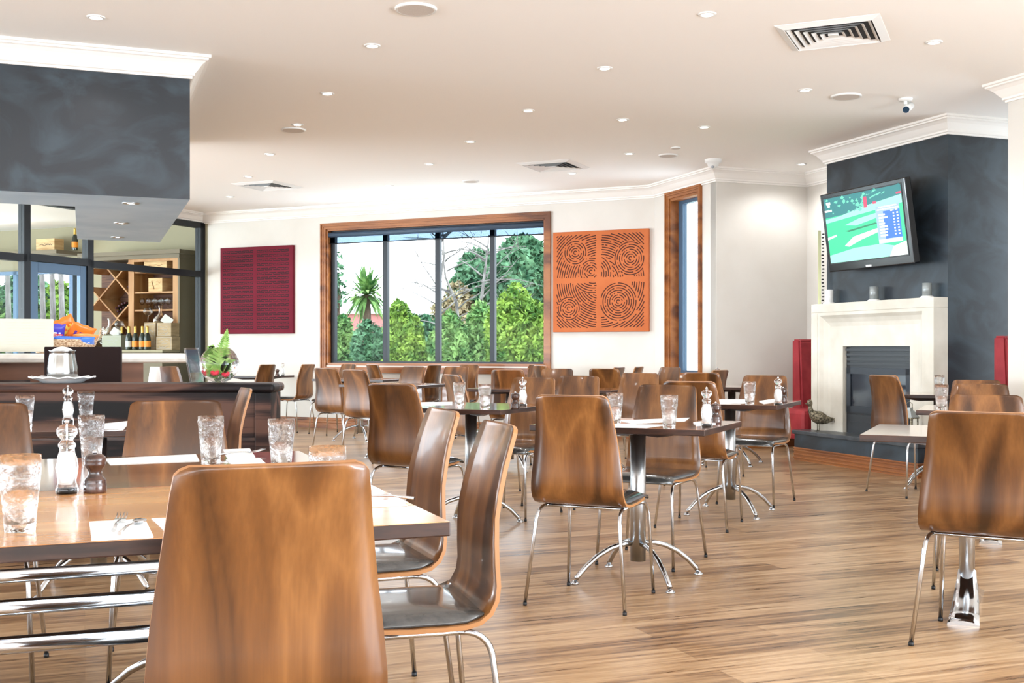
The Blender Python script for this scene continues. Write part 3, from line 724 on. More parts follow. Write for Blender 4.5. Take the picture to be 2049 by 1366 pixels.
smill(1046, 812, 'clear salt mill beside the brown mill on the table left of centre')
smill(566, 752, 'tiny clear salt mill on the dark table at the left wall')
smill(1463, 790, 'clear salt mill on the far table by the red banquette', pos=Vector((2.0, 10.95, .75)))
pmill(190, 985, 'dark brown wooden pepper mill on the nearest table, left')
pmill(1031, 818, 'small brown pepper mill on the table left of centre')
pmill(1432, 847, 'pepper mill half hidden behind the tall salt mill on the middle table')
pmill(1567, 805, 'pepper mill half hidden behind the salt mill before the red banquette')
pmill(555, 753, 'tiny dark pepper mill on the dark table at the left wall')
for q, lb in (([(210,918),(221,929),(399,922),(392,909)],'long white paper mat left of the tumbler before the pinkish chair'),([(452,920),(472,936),(540,934),(520,917)],'white paper mat right of the tumbler before the pinkish chair'),
 ([(303,1038),(330,1064),(395,1060),(360,1036)],'white paper mat mostly hidden behind the big foreground chair'),([(700,1004),(700,1016),(816,1012),(800,1001)],'white paper mat right of the big foreground chair'),
 ([(203,848),(206,858),(246,860),(262,842)],'white paper mat by the dark timber partition'),
 ([(1238,841),(1262,847),(1370,842),(1380,836)],'white paper mat at the back of the middle table'),([(1200,848),(1206,855),(1290,856),(1330,850)],'white paper mat at the front of the middle table'),
 ([(1436,799),(1434,808),(1490,807),(1496,799)],'white paper mat left of the tumbler before the red banquette'),([(842,805),(842,811),(905,810),(905,804)],'white paper mat at the left of the table left of centre')):
    sheet('paper_mat', q, lb, 'paper mat', group='white paper mats')
def napkin(quad, label):
    return sheet('napkin', quad, label, 'napkin', m='paper', th=.004, group='folded white napkins')
napkin([(179,1047),(184,1082),(307,1076),(290,1041)], 'folded white napkin under fork and spoon on the nearest table')
napkin([(447,901),(458,920),(511,916),(500,899)], 'folded white napkin under the fork right of the tumbler')
napkin([(1387,846),(1393,850),(1432,848),(1428,841)], 'folded white napkin by the tall salt mill on the middle table')
napkin([(1519,803),(1528,807),(1556,803),(1548,799)], 'folded white napkin by the salt mill before the red banquette')
def fork(p, rz, label):
    t = thing('fork', label, 'cutlery', p, rz, 'forks on napkins')
    bm = NB(); tube(bm, [(0,-.09,.004),(0,-.04,.008),(0,.02,.006),(0,.045,.003)], .003, 6, rs=[.0045,.003,.0022,.003]); obj('handle', bm, M['chrome'], t)
    bm = NB(); box(bm, -.011, .011, .043, .062, .002, .005)
    for k in range(4): tube(bm, [(-.0095+k*.0063,.06,.0035),(-.0095+k*.0063,.085,.005),(-.0095+k*.0063,.105,.009)], .0015, 5)
    obj('tines', bm, M['chrome'], t); return t
def spoon(p, rz, label):
    t = thing('spoon', label, 'cutlery', p, rz, 'spoons on napkins')
    bm = NB(); tube(bm, [(0,-.09,.004),(0,-.04,.008),(0,.02,.006),(0,.05,.004)], .003, 6, rs=[.0045,.003,.0022,.003]); obj('handle', bm, M['chrome'], t)
    bm = NB(); ball(bm, (0,.07,.004), .02, (.7,1.2,.22)); obj('bowl', bm, M['chrome'], t); return t
fork(at(236,1050,.7575), .25, 'fork on the napkin of the nearest table'); spoon(at(262,1056,.7575), .1, 'spoon on the napkin of the nearest table')
fork(at(480,908,.7575), -.6, 'fork on the napkin right of the tumbler on the long tables')
spoon(at(760,997,.752), 1.2, 'spoon lying in the glare right of the big foreground chair')

# ------------------------------------------------------------ dark timber partition and what stands on it
HW0, HW1, HWY = -3.4, (548-CX)/F*6.2, 6.2
t = thing('timber_partition', 'low dark weathered timber partition with rounded cap, left of the room', 'partition', (0, 0, 0))
bm = NB(); box(bm, HW0, HW1+.0, HWY, HWY+.3, .865, .915, bev=.018); obj('cap', bm, M['darkwood'], t)
bm = NB(); box(bm, HW0, HW1-.03, HWY+.03, HWY+.27, 0, .865)
obj('panel', bm, M['darkwood'], t)
bm = NB(); box(bm, HW1-.11, HW1-.02, HWY+.018, HWY+.282, 0, .865, bev=.006); obj('end_post', bm, M['darkwood'], t)
bm = NB(); box(bm, HW0, HW1-.11, HWY+.02, HWY+.03, .60, .615); box(bm, HW0, HW1-.11, HWY+.02, HWY+.03, .3, .315); obj('plank_joint', bm, M['edge'], t)
zc = .915
px, py = (125, 6.38)
pc = Vector(((125-CX)/F*6.35, 6.35, zc))
t = thing('serving_plate', 'wide white plate with scalloped rim on the dark timber partition', 'plate', pc)
bm = NB(); S = 48; rg = []
for r, z in ((0,.006),(.095,.006),(.10,0),(.105,0),(.13,.016),(.165,.028),(.176,.03),(.172,.036),(.13,.023),(.10,.012),(0,.012)):
    rg.append((r, z))
lathe(bm, rg, S)
for v in bm.verts:
    r = math.hypot(v.co.x, v.co.y)
    if r > .15: a = math.atan2(v.co.y, v.co.x); k = 1+.03*math.cos(12*a); v.co.x *= k; v.co.y *= k; v.co.z += .004*math.cos(12*a)
obj('plate_body', bm, mat('china_white', (.85,.86,.87), .2), t)
M['linen'] = mat('white_linen', (.85,.84,.8), .9)
t = thing('doily', 'white cloth doily between metal pot and plate', 'doily', pc+Vector((0,0,.026)))
bm = NB(); lathe(bm, [(0,.0),(.085,.0),(.09,.002),(.085,.004),(0,.004)], 40)
for v in bm.verts:
    a = math.atan2(v.co.y, v.co.x); r = math.hypot(v.co.x, v.co.y); v.co.x *= 1+.05*math.cos(9*a)*(r>.05); v.co.y *= 1+.05*math.cos(9*a)*(r>.05)
obj('cloth', bm, M['linen'], t)
t = thing('metal_pot', 'fluted silver metal sugar pot topped with white sugar on the plate', 'pot', pc+Vector((0,0,.031)))
bm = NB(); lathe(bm, [(0,0),(.06,0),(.078,.004),(.082,.02),(.08,.05),(.074,.09),(.068,.125),(.066,.145),(.074,.152),(.066,.15),(.062,.14),(0,.14)], 48)
for v in bm.verts:
    r = math.hypot(v.co.x, v.co.y)
    if r > .055 and .01 < v.co.z < .14: a = math.atan2(v.co.y, v.co.x); k = 1+.02*math.cos(16*a); v.co.x *= k; v.co.y *= k
obj('pot_body', bm, mat('pewter_pot', (.34,.34,.33), .2, 1), t)
bm = NB(); lathe(bm, [(.064,.144),(.055,.155),(.03,.168),(0,.174)], 32); obj('sugar', bm, M['linen'], t)
# acrylic menu holder
pc = Vector(((395-CX)/F*6.35, 6.35, zc)); t = thing('menu_holder', 'tilted clear acrylic menu holder with dark card beside the glass bowl', 'menu holder', pc, 1.25)
sh = Matrix.Shear('XY', 4, (0.0, 0.0)); 
bm = NB(); mx = Matrix.Rotation(math.radians(-12), 4, 'X'); box(bm, -.06, .06, -.006, -.002, .0, .20, mx); box(bm, -.06, .06, .004, .008, .0, .20, mx); box(bm, -.06, .06, -.05, .03, 0, .004); obj('acrylic_stand', bm, M['acryl'], t)
bm = NB(); box(bm, -.055, .055, -.001, .003, .06, .19, mx); obj('menu_card', bm, mat('dark_menu', srgb(62,66,84), .3), t)
# terrarium bowl
bx = (439-CX)/F*6.35; t = thing('glass_bowl', 'round glass fishbowl filled with fern leaves and red flowers', 'bowl', (bx, 6.35, zc))
bm = NB(); pr = []
for k in range(1, 15):
    a = -PI/2+k*PI/16.5; pr.append((.11*math.cos(a), .105+.105*math.sin(a)))
lathe(bm, [(0,.0)]+pr, 32); obj('glass_wall', bm, M['acryl'], t)
M['fern'] = noise_mat('fern_green', srgb(98,146,52), srgb(160,192,104), (30,30,30), .5)
M['leafg'] = noise_mat('leaf_green', srgb(36,86,24), srgb(84,140,44), (20,20,20), .45)
M['flower'] = noise_mat('red_petals', srgb(190,20,50), srgb(224,60,80), (30,30,30), .5)
def frond(bm, pts, wmax):
    pts = [Vector(p) for p in pts]; tube(bm, pts, .0015, 5)
    n = 22
    for i in range(2, n):
        tt = i/n; k = tt*(len(pts)-1); j = min(int(k), len(pts)-2); p = pts[j].lerp(pts[j+1], k-j); d = (pts[j+1]-pts[j]).normalized()
        w_ = wmax*(1-tt)**.8*min(1, tt*4+.3)
        for s_ in (-1, 1):
            sd = (Vector((1,0,0))-d*d.x).normalized()*s_; tip = p+sd*w_+d*w_*.45; e = d*.005
            vs = [bm.verts.new(v) for v in (p-e, p+sd*w_*.5+d*w_*.15-e*1.2, tip, p+sd*w_*.5+d*w_*.3+e*1.2, p+e)]; bm.faces.new(vs)
t2 = thing('fern_arrangement', 'fern fronds, green leaves and red blooms rising out of the glass bowl', 'plant', (bx, 6.35, zc+.006))
bm = NB()
frond(bm, [(0,0,.03),(.0,0,.12),(.03,0,.22),(.045,0,.30)], .07); frond(bm, [(-.01,.02,.03),(-.03,.03,.12),(-.055,.02,.2),(-.05,.02,.19)], .05)
frond(bm, [(0,-.03,.03),(-.03,-.04,.08),(-.07,-.02,.1)], .045); frond(bm, [(0.02,-.03,.05),(.05,-.03,.11),(.085,-.01,.12)], .04)
obj('fronds', bm, M['fern'], t2, fixn=False)
bm = NB(); rr = random.Random(3)
for i in range(26):
    a = rr.uniform(0, 6.28); r = rr.uniform(.01,.06); c = Vector((r*math.cos(a), r*math.sin(a), rr.uniform(.015,.05))); L_ = rr.uniform(.03,.05); b_ = rr.uniform(0, 6.28)
    d = Vector((math.cos(b_), math.sin(b_), .3))*L_; s_ = Vector((-math.sin(b_), math.cos(b_), .2))*L_*.3
    if (c+d).xy.length > .09: d = -d
    bm.faces.new([bm.verts.new(v) for v in (c, c+d*.5+s_, c+d, c+d*.5-s_)])
obj('leaves', bm, M['leafg'], t2, fixn=False)
bm = NB()
for c in ((.045,-.045,.045),(-.01,-.05,.055),(-.06,-.02,.06)): 
    for k in range(7): a = k*.9; ball(bm, (c[0]+.012*math.cos(a), c[1]+.008*math.sin(a), c[2]+.005*math.cos(2*a)), .011, (1,.8,1), u=8, v=5)
obj('blooms', bm, M['flower'], t2)

# ------------------------------------------------------------ bar
BF = BK+Vector((0,0))                      # front right corner below the bulkhead
t = thing('bar_counter', 'long bar with thick rounded white stone top and brown timber front', 'bar', (BF[0], BF[1], 0), aB)
bm = NB(); box(bm, -6, -.0, 0, .55, 1.012, 1.076, bev=.028); obj('stone_top', bm, M['bench'], t)
bm = NB(); box(bm, -6, -.30, .12, .5, .0, 1.012); obj('bar_body', bm, veneer('bar_front_wood', [(.2, srgb(96,62,44)), (.5, srgb(126,84,62)), (.8, srgb(150,104,80))], 0, 5, .5, 0, False), t)
bm = NB()
for x0, x1 in ((-.95,-.52),(-1.5,-1.02),(-2.0,-1.55)):
    for a, b, z0, z1 in ((x0,x1,.87,.90),(x0,x0+.03,.6,.9),(x1-.03,x1,.6,.9)): box(bm, a, b, .10, .122, z0, z1)
obj('panel_moulding', bm, M['edge'], t)
# bar stools (square dark backs)
M['stool'] = mat('dark_brown_leather', srgb(30,15,13), .7, spec=.2)
def stool(x, y, rz, label, wb=.46):
    t = thing('bar_stool', label, 'stool', (x, y, 0), rz, 'dark leather bar stools')
    bm = NB(); box(bm, -wb/2, wb/2, -.235, -.185, .86, 1.12, bev=.006); obj('backrest', bm, M['stool'], t)
    bm = NB(); box(bm, -.21, .21, -.18, .2, .72, .8, bev=.02); obj('seat', bm, M['stool'], t)
    for sx in (-1, 1):
        bm = NB(); box(bm, sx*.15-.012, sx*.15+.012, -.21, -.18, .76, .9); obj('back_post', bm, M['steel'], t)
        for sy in (-1, 1):
            bm = NB(); tube(bm, [(sx*.17, sy*.16, .73), (sx*.2, sy*.2, 0)], .014, 8); obj('leg', bm, M['steel'], t)
    bm = NB()
    for sy in (-1, 1): tube(bm, [(-.185, sy*.18, .25), (.185, sy*.18, .25)], .01, 8); 
    for sx in (-1, 1): tube(bm, [(sx*.185, -.18, .25), (sx*.185, .18, .25)], .01, 8)
    obj('footrest', bm, M['steel'], t)
    return t
stool((160-CX)/F*7.05, 7.25, .12, 'bar stool with wide square dark leather back behind the metal pot')
stool((-62-CX)/F*7.1, 7.15, .1, 'bar stool whose dark leather back is cut by the left edge of the photo')
zb_ = 1.076
def onbar(px, inn=.25):                     # point on the bar top
    k = (px-CX)/F; s_ = s_of(px, BF+A*inn, -B); p = BF+A*inn-B*s_; return Vector((p[0], p[1], zb_))
p = onbar(52, .12); t = thing('menu_board', 'large pale menu sheet in clear stand on the white bar top', 'menu', p, aB)
bm = NB(); box(bm, -.17, .17, 0, .004, .012, .232); obj('menu_sheet', bm, mat('cream_card', srgb(206,201,184), .7), t)
bm = NB(); box(bm, -.175, .175, -.004, -.001, .005, .236); box(bm, -.175, .175, -.04, .05, 0, .005); obj('acrylic_stand', bm, M['pane'], t)
bm = NB()
for r in range(9):
    for c in (-.09, 0, .09):
        L_ = random.uniform(.02, .035); box(bm, c-L_, c+L_, -.0006, 0, .06+r*.018, .0625+r*.018)
obj('printed_lines', bm, mat('pale_ink', srgb(190,184,168), .8), t)
# crisp basket
p = onbar(128, .28); t = thing('wicker_basket', 'woven wicker basket of crisp packets on the bar', 'basket', p, aB)
bm = NB()
for k in range(9):
    z = .008+k*.0105; rx, ry = .175+.045*k/9, .11+.03*k/9
    tube(bm, [(rx*math.cos(a)*(1+.012*math.sin(13*a+k*PI)), ry*math.sin(a)*(1+.012*math.sin(13*a+k*PI)), z) for a in [i*PI/26 for i in range(53)]], .006, 6)
box(bm, -.15, .15, -.09, .09, 0, .006)
obj('wicker_bowl', bm, noise_mat('wicker', srgb(150,112,80), srgb(222,196,166), (80,80,80), .7, bump=.3), t)
bm = NB(); tube(bm, [(.215,-.03,.09),(.235,-.02,.15),(.238,.0,.17),(.235,.02,.15),(.215,.03,.09)], .006, 6); obj('handle', bm, bpy.data.materials['wicker'], t)
def packet(c, rx, ry, rz, colr, accent, w_, h_, label, text=None):
    t = thing('crisp_packet', label, 'crisp packet', Vector((p[0], p[1], p[2])), 0, 'crisp packets in the basket')
    t.matrix_world = Matrix.Translation(p) @ R2(aB) @ Matrix.Translation(c) @ Matrix.Rotation(rz, 4, 'Z') @ Matrix.Rotation(rx, 4, 'X') @ Matrix.Rotation(ry, 4, 'Y')
    bm = NB(); n = 10; S = [[], []]
    for q, sg in ((0, 1), (1, -1)):
        for j in range(n+1):
            v = -1+2*j/n; row = []
            for i in range(n+1):
                u = -1+2*i/n; th = .022*(1-u**4)*(1-v**4)+.001
                zz = .004*math.sin(40*u) if abs(v) > .95 else 0
                row.append(bm.verts.new((u*w_/2*(1-.06*(1-v*v)), sg*th, v*h_/2+zz)))
            S[q].append(row)
    for q in S:
        for j in range(n):
            for i in range(n):
                f = bm.faces.new((q[j][i], q[j][i+1], q[j+1][i+1], q[j+1][i])); f.smooth = True
                u = abs(i-4.5); f.material_index = 1 if (u < 3 and 2 < j < 7 and (i+j) % 3) else 0
    for j in range(n):
        for i in (0, n): bm.faces.new((S[0][j][i], S[1][j][i], S[1][j+1][i], S[0][j+1][i]))
    for j in (0, n):
        for i in range(n): bm.faces.new((S[0][j][i], S[0][j][i+1], S[1][j][i+1], S[1][j][i]))
    obj('foil_bag', bm, [mat('crisp_foil', colr, .3), mat('crisp_print', accent, .35)], t)
    if text:
        bm = NB(); box(bm, -w_*.42, w_*.42, -.027, -.0255, -.004, .026); bx_ = obj('brand_band', bm, mat('band_red', srgb(214,54,40), .4), t)
        cu = bpy.data.curves.new('lettering', 'FONT'); cu.body = text; cu.size = .028; cu.align_x = 'CENTER'; cu.extrude = .0004
        tmp_ = bpy.data.objects.new('tmp', cu); me_ = bpy.data.meshes.new_from_object(tmp_); bpy.data.objects.remove(tmp_); to = bpy.data.objects.new('lettering', me_); col.objects.link(to); to.parent = bx_; to.rotation_euler = (PI/2, 0, 0); to.location = (0, -.0275, .002); me_.materials.clear(); me_.materials.append(M['paper'])
OR, BL_, YE, PK = srgb(238,120,40), srgb(52,76,170), srgb(244,214,90), srgb(220,60,120)
packet((-.13,.03,.125), .5, .1, .1, srgb(32,26,40), PK, .17, .15, 'black and pink crisp packet at the left of the basket')
packet((-.06,-.02,.12), .35, .1, .0, srgb(72,64,180), srgb(240,240,235), .13, .18, 'purple-blue crisp packet with red and white name band', 'SMITH\'S')
packet((.02,.02,.165), .3, -.5, .1, OR, YE, .15, .18, 'orange and yellow crisp packet standing highest in the basket')
packet((.10,.0,.13), .6, .4, .1, OR, srgb(84,60,150), .17, .17, 'orange crisp packet leaning at the right of the basket')
packet((.13,-.03,.105), 1.2, .1, .15, srgb(240,150,80), OR, .17, .13, 'folded orange crisp packet lowest at the right')
packet((.02,-.09,.085), 1.0, .05, .0, srgb(60,110,200), srgb(190,210,236), .19, .10, 'pale blue crisp packet lying at the basket front')
packet((.12,-.08,.083), 1.0, -.05, .1, srgb(70,120,206), srgb(206,214,240), .16, .10, 'second blue crisp packet at the front right of the basket')
# small back table behind the bar with lamp and chair
t = thing('white_lampshade', 'tapered white shade under the overhanging end of the bar', 'lamp', (*hit(310, N, 9.4), 0))
bm = NB(); lathe(bm, [(.045,.92),(.085,.62),(.088,.62),(.048,.92)], 28); obj('shade', bm, mat('shade_cloth', (.86,.85,.84), .8), t)
bm = NB(); lathe(bm, [(0,0),(.11,0),(.11,.015),(.012,.03),(.012,.8),(0,.8)], 20); obj('stand', bm, M['steel'], t)
pp = hit(368, N, 10.2); place(pp[0], pp[1], -120, 'chair beyond the end of the bar, next to the acrylic menu holder', G)

# ------------------------------------------------------------ fireplace, mantel, hearth
fr = math.atan2(-A[1], -A[0])               # local +x runs from the far end towards the camera (-A), local -y points out (-B)
def chim(x, y, z=0):                        # chimney-local point: x measured from the far corner CL
    p = CL-A*x-B*(-y); return (p[0], p[1], z)
FO = (CL[0], CL[1], 0)
def lx(px, out):                            # local x of a pixel column on the plane 'out' metres before the chimney front
    return s_of(px, CL-B*out, -A)
hb = .62
t = thing('hearth', 'raised slate grey hearth with dark top and moulded timber plinth', 'hearth', FO, fr)
h0, h1 = lx(1590, .34), 1.72
bm = NB(); box(bm, h0-.02, h1+.02, -.36, 0, .26, .30, bev=.006); obj('hearth_top', bm, noise_mat('dark_slate_slab', srgb(44,48,52), srgb(72,76,80), (8,8,8), .3), t)
bm = NB(); box(bm, h0, h1, -.34, 0, .13, .26); obj('hearth_riser', bm, M['slate'], t)
bm = NB(); box(bm, h0-.004, h1+.004, -.344, 0, 0, .13)
for z in (.02, .055, .09, .115): box(bm, h0-.012, h1+.012, -.352, 0, z, z+.014, bev=.004)
obj('timber_plinth', bm, M['frame'], t)
# mantel surround
mO = .155; x0, x1 = lx(1623, mO), 1.70
f0, f1 = lx(1694, .05), lx(1829, .05)
zm = 1.558
t = thing('fireplace_surround', 'pale limestone fireplace surround with stepped inner moulding', 'fireplace', FO, fr)
bm = NB(); box(bm, x0, x1, -mO, 0, 1.47, zm, bev=.004); obj('mantel_shelf', bm, M['stone'], t)
for a, b in ((x0, x0+.1), (x1-.12, x1)):
    bm = NB(); box(bm, a, b, -mO, 0, .275, 1.47, bev=.004); obj('outer_post', bm, M['stone'], t)
bm = NB()
ax0, ax1, az = x0+.1, x1-.12, 1.47; ix0, ix1, iz = ax0+.14, ax1-.14, 1.33
def slope(pts4): bm.faces.new([bm.verts.new(v) for v in pts4])
prf = [(0, -.150), (.03, -.150), (.06, -.125), (.10, -.105), (.14, -.095)]
for (e0, d0), (e1, d1) in zip(prf, prf[1:]):
    slope([(ax0+e0, d0, .275), (ax0+e1, d1, .275), (ax0+e1, d1, az-e1), (ax0+e0, d0, az-e0)])
    slope([(ax1-e0, d0, .275), (ax1-e0, d0, az-e0), (ax1-e1, d1, az-e1), (ax1-e1, d1, .275)])
    slope([(ax0+e0, d0, az-e0), (ax0+e1, d1, az-e1), (ax1-e1, d1, az-e1), (ax1-e0, d0, az-e0)])
obj('inner_moulding', bm, M['stone'], t, fixn=False)
bm = NB(); box(bm, ix0-.0, f0, -.095, 0, .275, iz); box(bm, f1, ix1, -.095, 0, .275, iz); box(bm, f0, f1, -.095, 0, 1.135, iz)
obj('inner_slab', bm, M['stone'], t)
t = thing('gas_fire', 'black gas fire insert with louvred hood and smoked glass', 'fire', FO, fr)
bm = NB(); box(bm, f0, f1, -.05, -.002, .276, 1.13); obj('fire_case', bm, M['firebox'], t)
bm = NB()
for k in range(4): box(bm, f0+.03, f1-.01, -.085+.006*k, -.05, 1.09-k*.045, 1.112-k*.045)
obj('louvre', bm, M['firebox'], t)
bm = NB(); fx0, fx1, fz0, fz1 = f0+.03, f1-.02, .50, .93
for a, b, c, d in ((fx0,fx1,fz1-.06,fz1),(fx0,fx1,fz0,fz0+.06),(fx0,fx0+.06,fz0,fz1),(fx1-.06,fx1,fz0,fz1)): box(bm, a, b, -.075, -.05, c, d)
obj('glass_frame', bm, mat('fire_grey', srgb(36,42,50), .4), t)
bm = NB(); box(bm, fx0+.06, fx1-.06, -.06, -.05, fz0+.06, fz1-.06); obj('fire_glass', bm, M['fireglass'], t)
bm = NB(); box(bm, f0+.04, f1-.04, -.07, -.05, .30, .48); box(bm, f0+.08, f1-.08, -.078, -.07, .40, .412); obj('lower_panel', bm, M['firebox'], t)
M['pewter'] = mat('pewter_glass', srgb(150,156,156), .35, .3)
for px, hh, tx in ((1659, .13, 'whitish cylinder candle at the left end of the mantel'), (1749, .125, 'grey cylinder candle in the middle of the mantel'), (1855, .12, 'tall grey cylinder candle at the right end of the mantel')):
    X = lx(px, .09); q = chim(X, -.09, zm); t = thing('mantel_candle', tx, 'candle', q, 0, 'candles on the mantel')
    bm = NB(); lathe(bm, [(0,0),(.062,0),(.062,.004),(.045,.016),(0,.016)], 28); obj('candle_plate', bm, M['linen'], t)
    bm = NB(); lathe(bm, [(0,.016),(.041,.016),(.041,hh+.01),(.037,hh+.01),(.036,hh-.005),(0,hh-.006)], 28); obj('candle_cylinder', bm, M['pewter'] if px != 1659 else M['white'], t)
# lantern on the hearth
X = lx(1825, .22); q = chim(X, -.25, .30); t = thing('lantern', 'small grey metal candle lantern standing on the hearth', 'lantern', q, fr+.3)
bm = NB(); box(bm, -.055, .055, -.055, .055, 0, .015); box(bm, -.06, .06, -.06, .06, .2, .212)
for sx in (-1, 1):
    for sy in (-1, 1): box(bm, sx*.05-.005, sx*.05+.005, sy*.05-.005, sy*.05+.005, .015, .2)
for s_ in (-1, 1): box(bm, -.003, .003, s_*.05-.003, s_*.05+.003, .015, .2)
obj('lantern_frame', bm, M['bronze'], t)
bm = NB(); vs = [bm.verts.new(v) for v in ((-.062,-.062,.212),(.062,-.062,.212),(.062,.062,.212),(-.062,.062,.212),(-.03,-.03,.27),(.03,-.03,.27),(.03,.03,.27),(-.03,.03,.27))]
for q_ in ((0,1,5,4),(1,2,6,5),(2,3,7,6),(3,0,4,7),(4,5,6,7),(0,3,2,1)): bm.faces.new([vs[i] for i in q_])
box(bm, -.022, .022, -.022, .022, .27, .295); obj('lantern_roof', bm, M['pewter'], t)
bm = NB(); tube(bm, [(-.03,0,.29),(-.03,0,.33),(0,0,.35),(.03,0,.33),(.03,0,.29)], .003, 6); obj('handle', bm, M['bronze'], t)
bm = NB(); lathe(bm, [(0,.015),(.024,.015),(.024,.11),(0,.11)], 16); obj('candle', bm, M['linen'], t)
# woven metal bird on the hearth
q = Vector((3.04, 11.09, .30)); t = thing('bird_figure', 'woven metal guinea fowl figurine standing at the left end of the hearth', 'figurine', (q[0], q[1], .301), 0)
bm = NB()
body = [(-.10,.235,.014),(-.098,.20,.022),(-.092,.18,.026),(-.085,.165,.03),(-.07,.145,.046),(-.045,.125,.060),(-.01,.112,.066),(.03,.10,.056),(.07,.092,.038),(.10,.094,.024),(.125,.098,.016)]
tube(bm, [(b[0], 0, b[1]+.02) for b in body], .05, 18, rs=[b[2] for b in body])
ball(bm, (-.103,0,.275), .033, (.85,.75,1.1), u=16, v=10)
for v in bm.verts: v.co += Vector((random.uniform(-1,1), random.uniform(-1,1), random.uniform(-1,1)))*.0022
obj('body', bm, M['bronze'], t)
bm = NB(); lathe(bm, [(0,.03),(.007,.0),(0,0)], 10, mx=Matrix.Translation((-.128,0,.268)) @ Matrix.Rotation(-PI/2, 4, 'Y')); obj('beak', bm, M['bronze'], t)
bm = NB()
for k in range(3):
    tube(bm, [(.115,0,.115),(.14,(k-1)*.012,.125-.01*k),(.135+.006*k,(k-1)*.02,.085-.006*k)], .006, 6, rs=[.006,.011,.003])
obj('tail_feathers', bm, M['bronze'], t)
for s_ in (-1, 1):
    bm = NB(); tube(bm, [(-.02+.015*s_, s_*.022, .09), (-.02+.015*s_, s_*.022, .004)], .0035, 6); 
    for k in (-1, 0, 1): tube(bm, [(-.02+.015*s_, s_*.022, .005), (-.045+.015*s_, s_*.022+k*.014, .004)], .003, 5)
    obj('leg', bm, M['bronze'], t)

# ------------------------------------------------------------ red banquettes
def banq(pt, rz, label, ln=.62, ext=0):
    t = thing('banquette', label, 'banquette', (pt[0], pt[1], 0), rz, 'red upholstered banquettes')
    bm = NB(); v0 = [(0,.36),(.19,.36),(.19,1.22),(.06,1.22),(.045,1.20)]      # leaning back section (x outwards, z)
    a = [bm.verts.new((p[0], 0, p[1])) for p in v0]; b = [bm.verts.new((p[0], ln, p[1])) for p in v0]
    bm.faces.new(a); bm.faces.new(b[::-1])
    for i in range(5): bm.faces.new((a[i], a[(i+1)%5], b[(i+1)%5], b[i]))
    bmesh.ops.bevel(bm, geom=list(bm.edges), offset=.02, segments=3, affect='EDGES'); obj('backrest', bm, M['red'], t)
    bm = NB(); box(bm, -.42, .02, 0, ln+ext, .14, .47, bev=.05); obj('seat', bm, M['red'], t)
    bm = NB(); box(bm, -.40, .17, .02, ln-.02, 0, .14); obj('plinth', bm, M['edge'], t)
    return t
pb = at(1586, 690, 1.15) if False else None
aA = math.atan2(A[1], A[0])
k_ = (1586-CX)/F; q = Vector((k_*12.3, 12.3))+B*.50; banq(q, aA, 'red banquette with tall back left of the fireplace', .38, .27)
k_ = (1996-CX)/F; q = Vector((k_*9.35, 9.35))+B*.53; banq(q, aA, 'red banquette at the right of the chimney breast, only its back edge showing', .4)

# ------------------------------------------------------------ television
tvp = (3.26, 10.4, 2.233); tw, tH = 1.23, .757
t = thing('television', 'flat screen television on tilting bracket showing golf', 'television', tvp)
t.rotation_euler = (math.radians(8.3), 0, math.radians(-70))
bm = NB(); box(bm, -tw/2, tw/2, 0, .07, -tH/2, tH/2, bev=.01); obj('case', bm, mat('tv_black', (.008,.008,.01), .15, coat=.3), t)
sx0, sx1, sz0, sz1 = -tw/2+.055, tw/2-.06, -tH/2+.085, tH/2-.05
bm = NB(); box(bm, sx0-.012, sx1+.012, -.003, 0, sz0-.012, sz1+.012); obj('inner_bezel', bm, M['firebox'], t)
def em(name, c, es=1.6): return mat(name, (.02,.02,.02), .3, emit=c, es=es*1.05)
sw, sh_ = sx1-sx0, sz1-sz0
def sq(bm, u0, v0, u1, v1, y, mi=0):       # screen rectangle in 0..1 coordinates
    bm.faces.new([bm.verts.new((sx0+sw*u, y, sz0+sh_*v)) for u, v in ((u0,v0),(u1,v0),(u1,v1),(u0,v1))]).material_index = mi
def blob(bm, pts, y, mi=0): bm.faces.new([bm.verts.new((sx0+sw*u, y, sz0+sh_*v)) for u, v in pts]).material_index = mi
bm = NB()
ms = [em('screen_green', srgb(44,206,140), 1.1), em('screen_pale', srgb(150,240,205), 1.1), em('screen_trees', srgb(24,128,130), .9), em('screen_white', srgb(236,250,240), 1.1), em('screen_red', srgb(214,60,100), 1), em('screen_leaf', srgb(100,205,175), 1), em('screen_dark', srgb(20,130,90), .9)]
sq(bm, 0,0,1,1,-.0035,0); blob(bm, [(0,.70),(.35,.72),(.7,.78),(1,.84),(1,1),(0,1)], -.0037, 2); blob(bm, [(0,.62),(1,.74),(1,.86),(.5,.78),(.2,.70),(0,.68)], -.0039, 1)
rr = random.Random(5)
for i in range(70):
    u = rr.uniform(.02,.55); v = rr.uniform(.74,.97); s_ = rr.uniform(.01,.03); blob(bm, [(u-s_,v),(u,v-s_),(u+s_,v),(u,v+s_*1.3)], -.0041-.000002*i, 5 if i % 2 else 2)
for i in range(26):
    u = rr.uniform(.55,.98); v = rr.uniform(.88,.99); s_ = rr.uniform(.01,.03); blob(bm, [(u-s_,v-.01),(u+s_,v+.01),(u+s_,v+.03),(u-s_,v+.01)], -.0041-.000002*i, 5 if i % 3 == 0 else 2)
blob(bm, [(0,.0),(1,.0),(1,.1),(.7,.2),(.35,.19),(0,.12)], -.0040, 1); blob(bm, [(.22,.24),(.35,.36),(.7,.44),(.75,.40),(.45,.30),(.28,.22)], -.0042, 3); blob(bm, [(.78,.0),(1,.0),(1,.2),(.84,.14)], -.0043, 3)
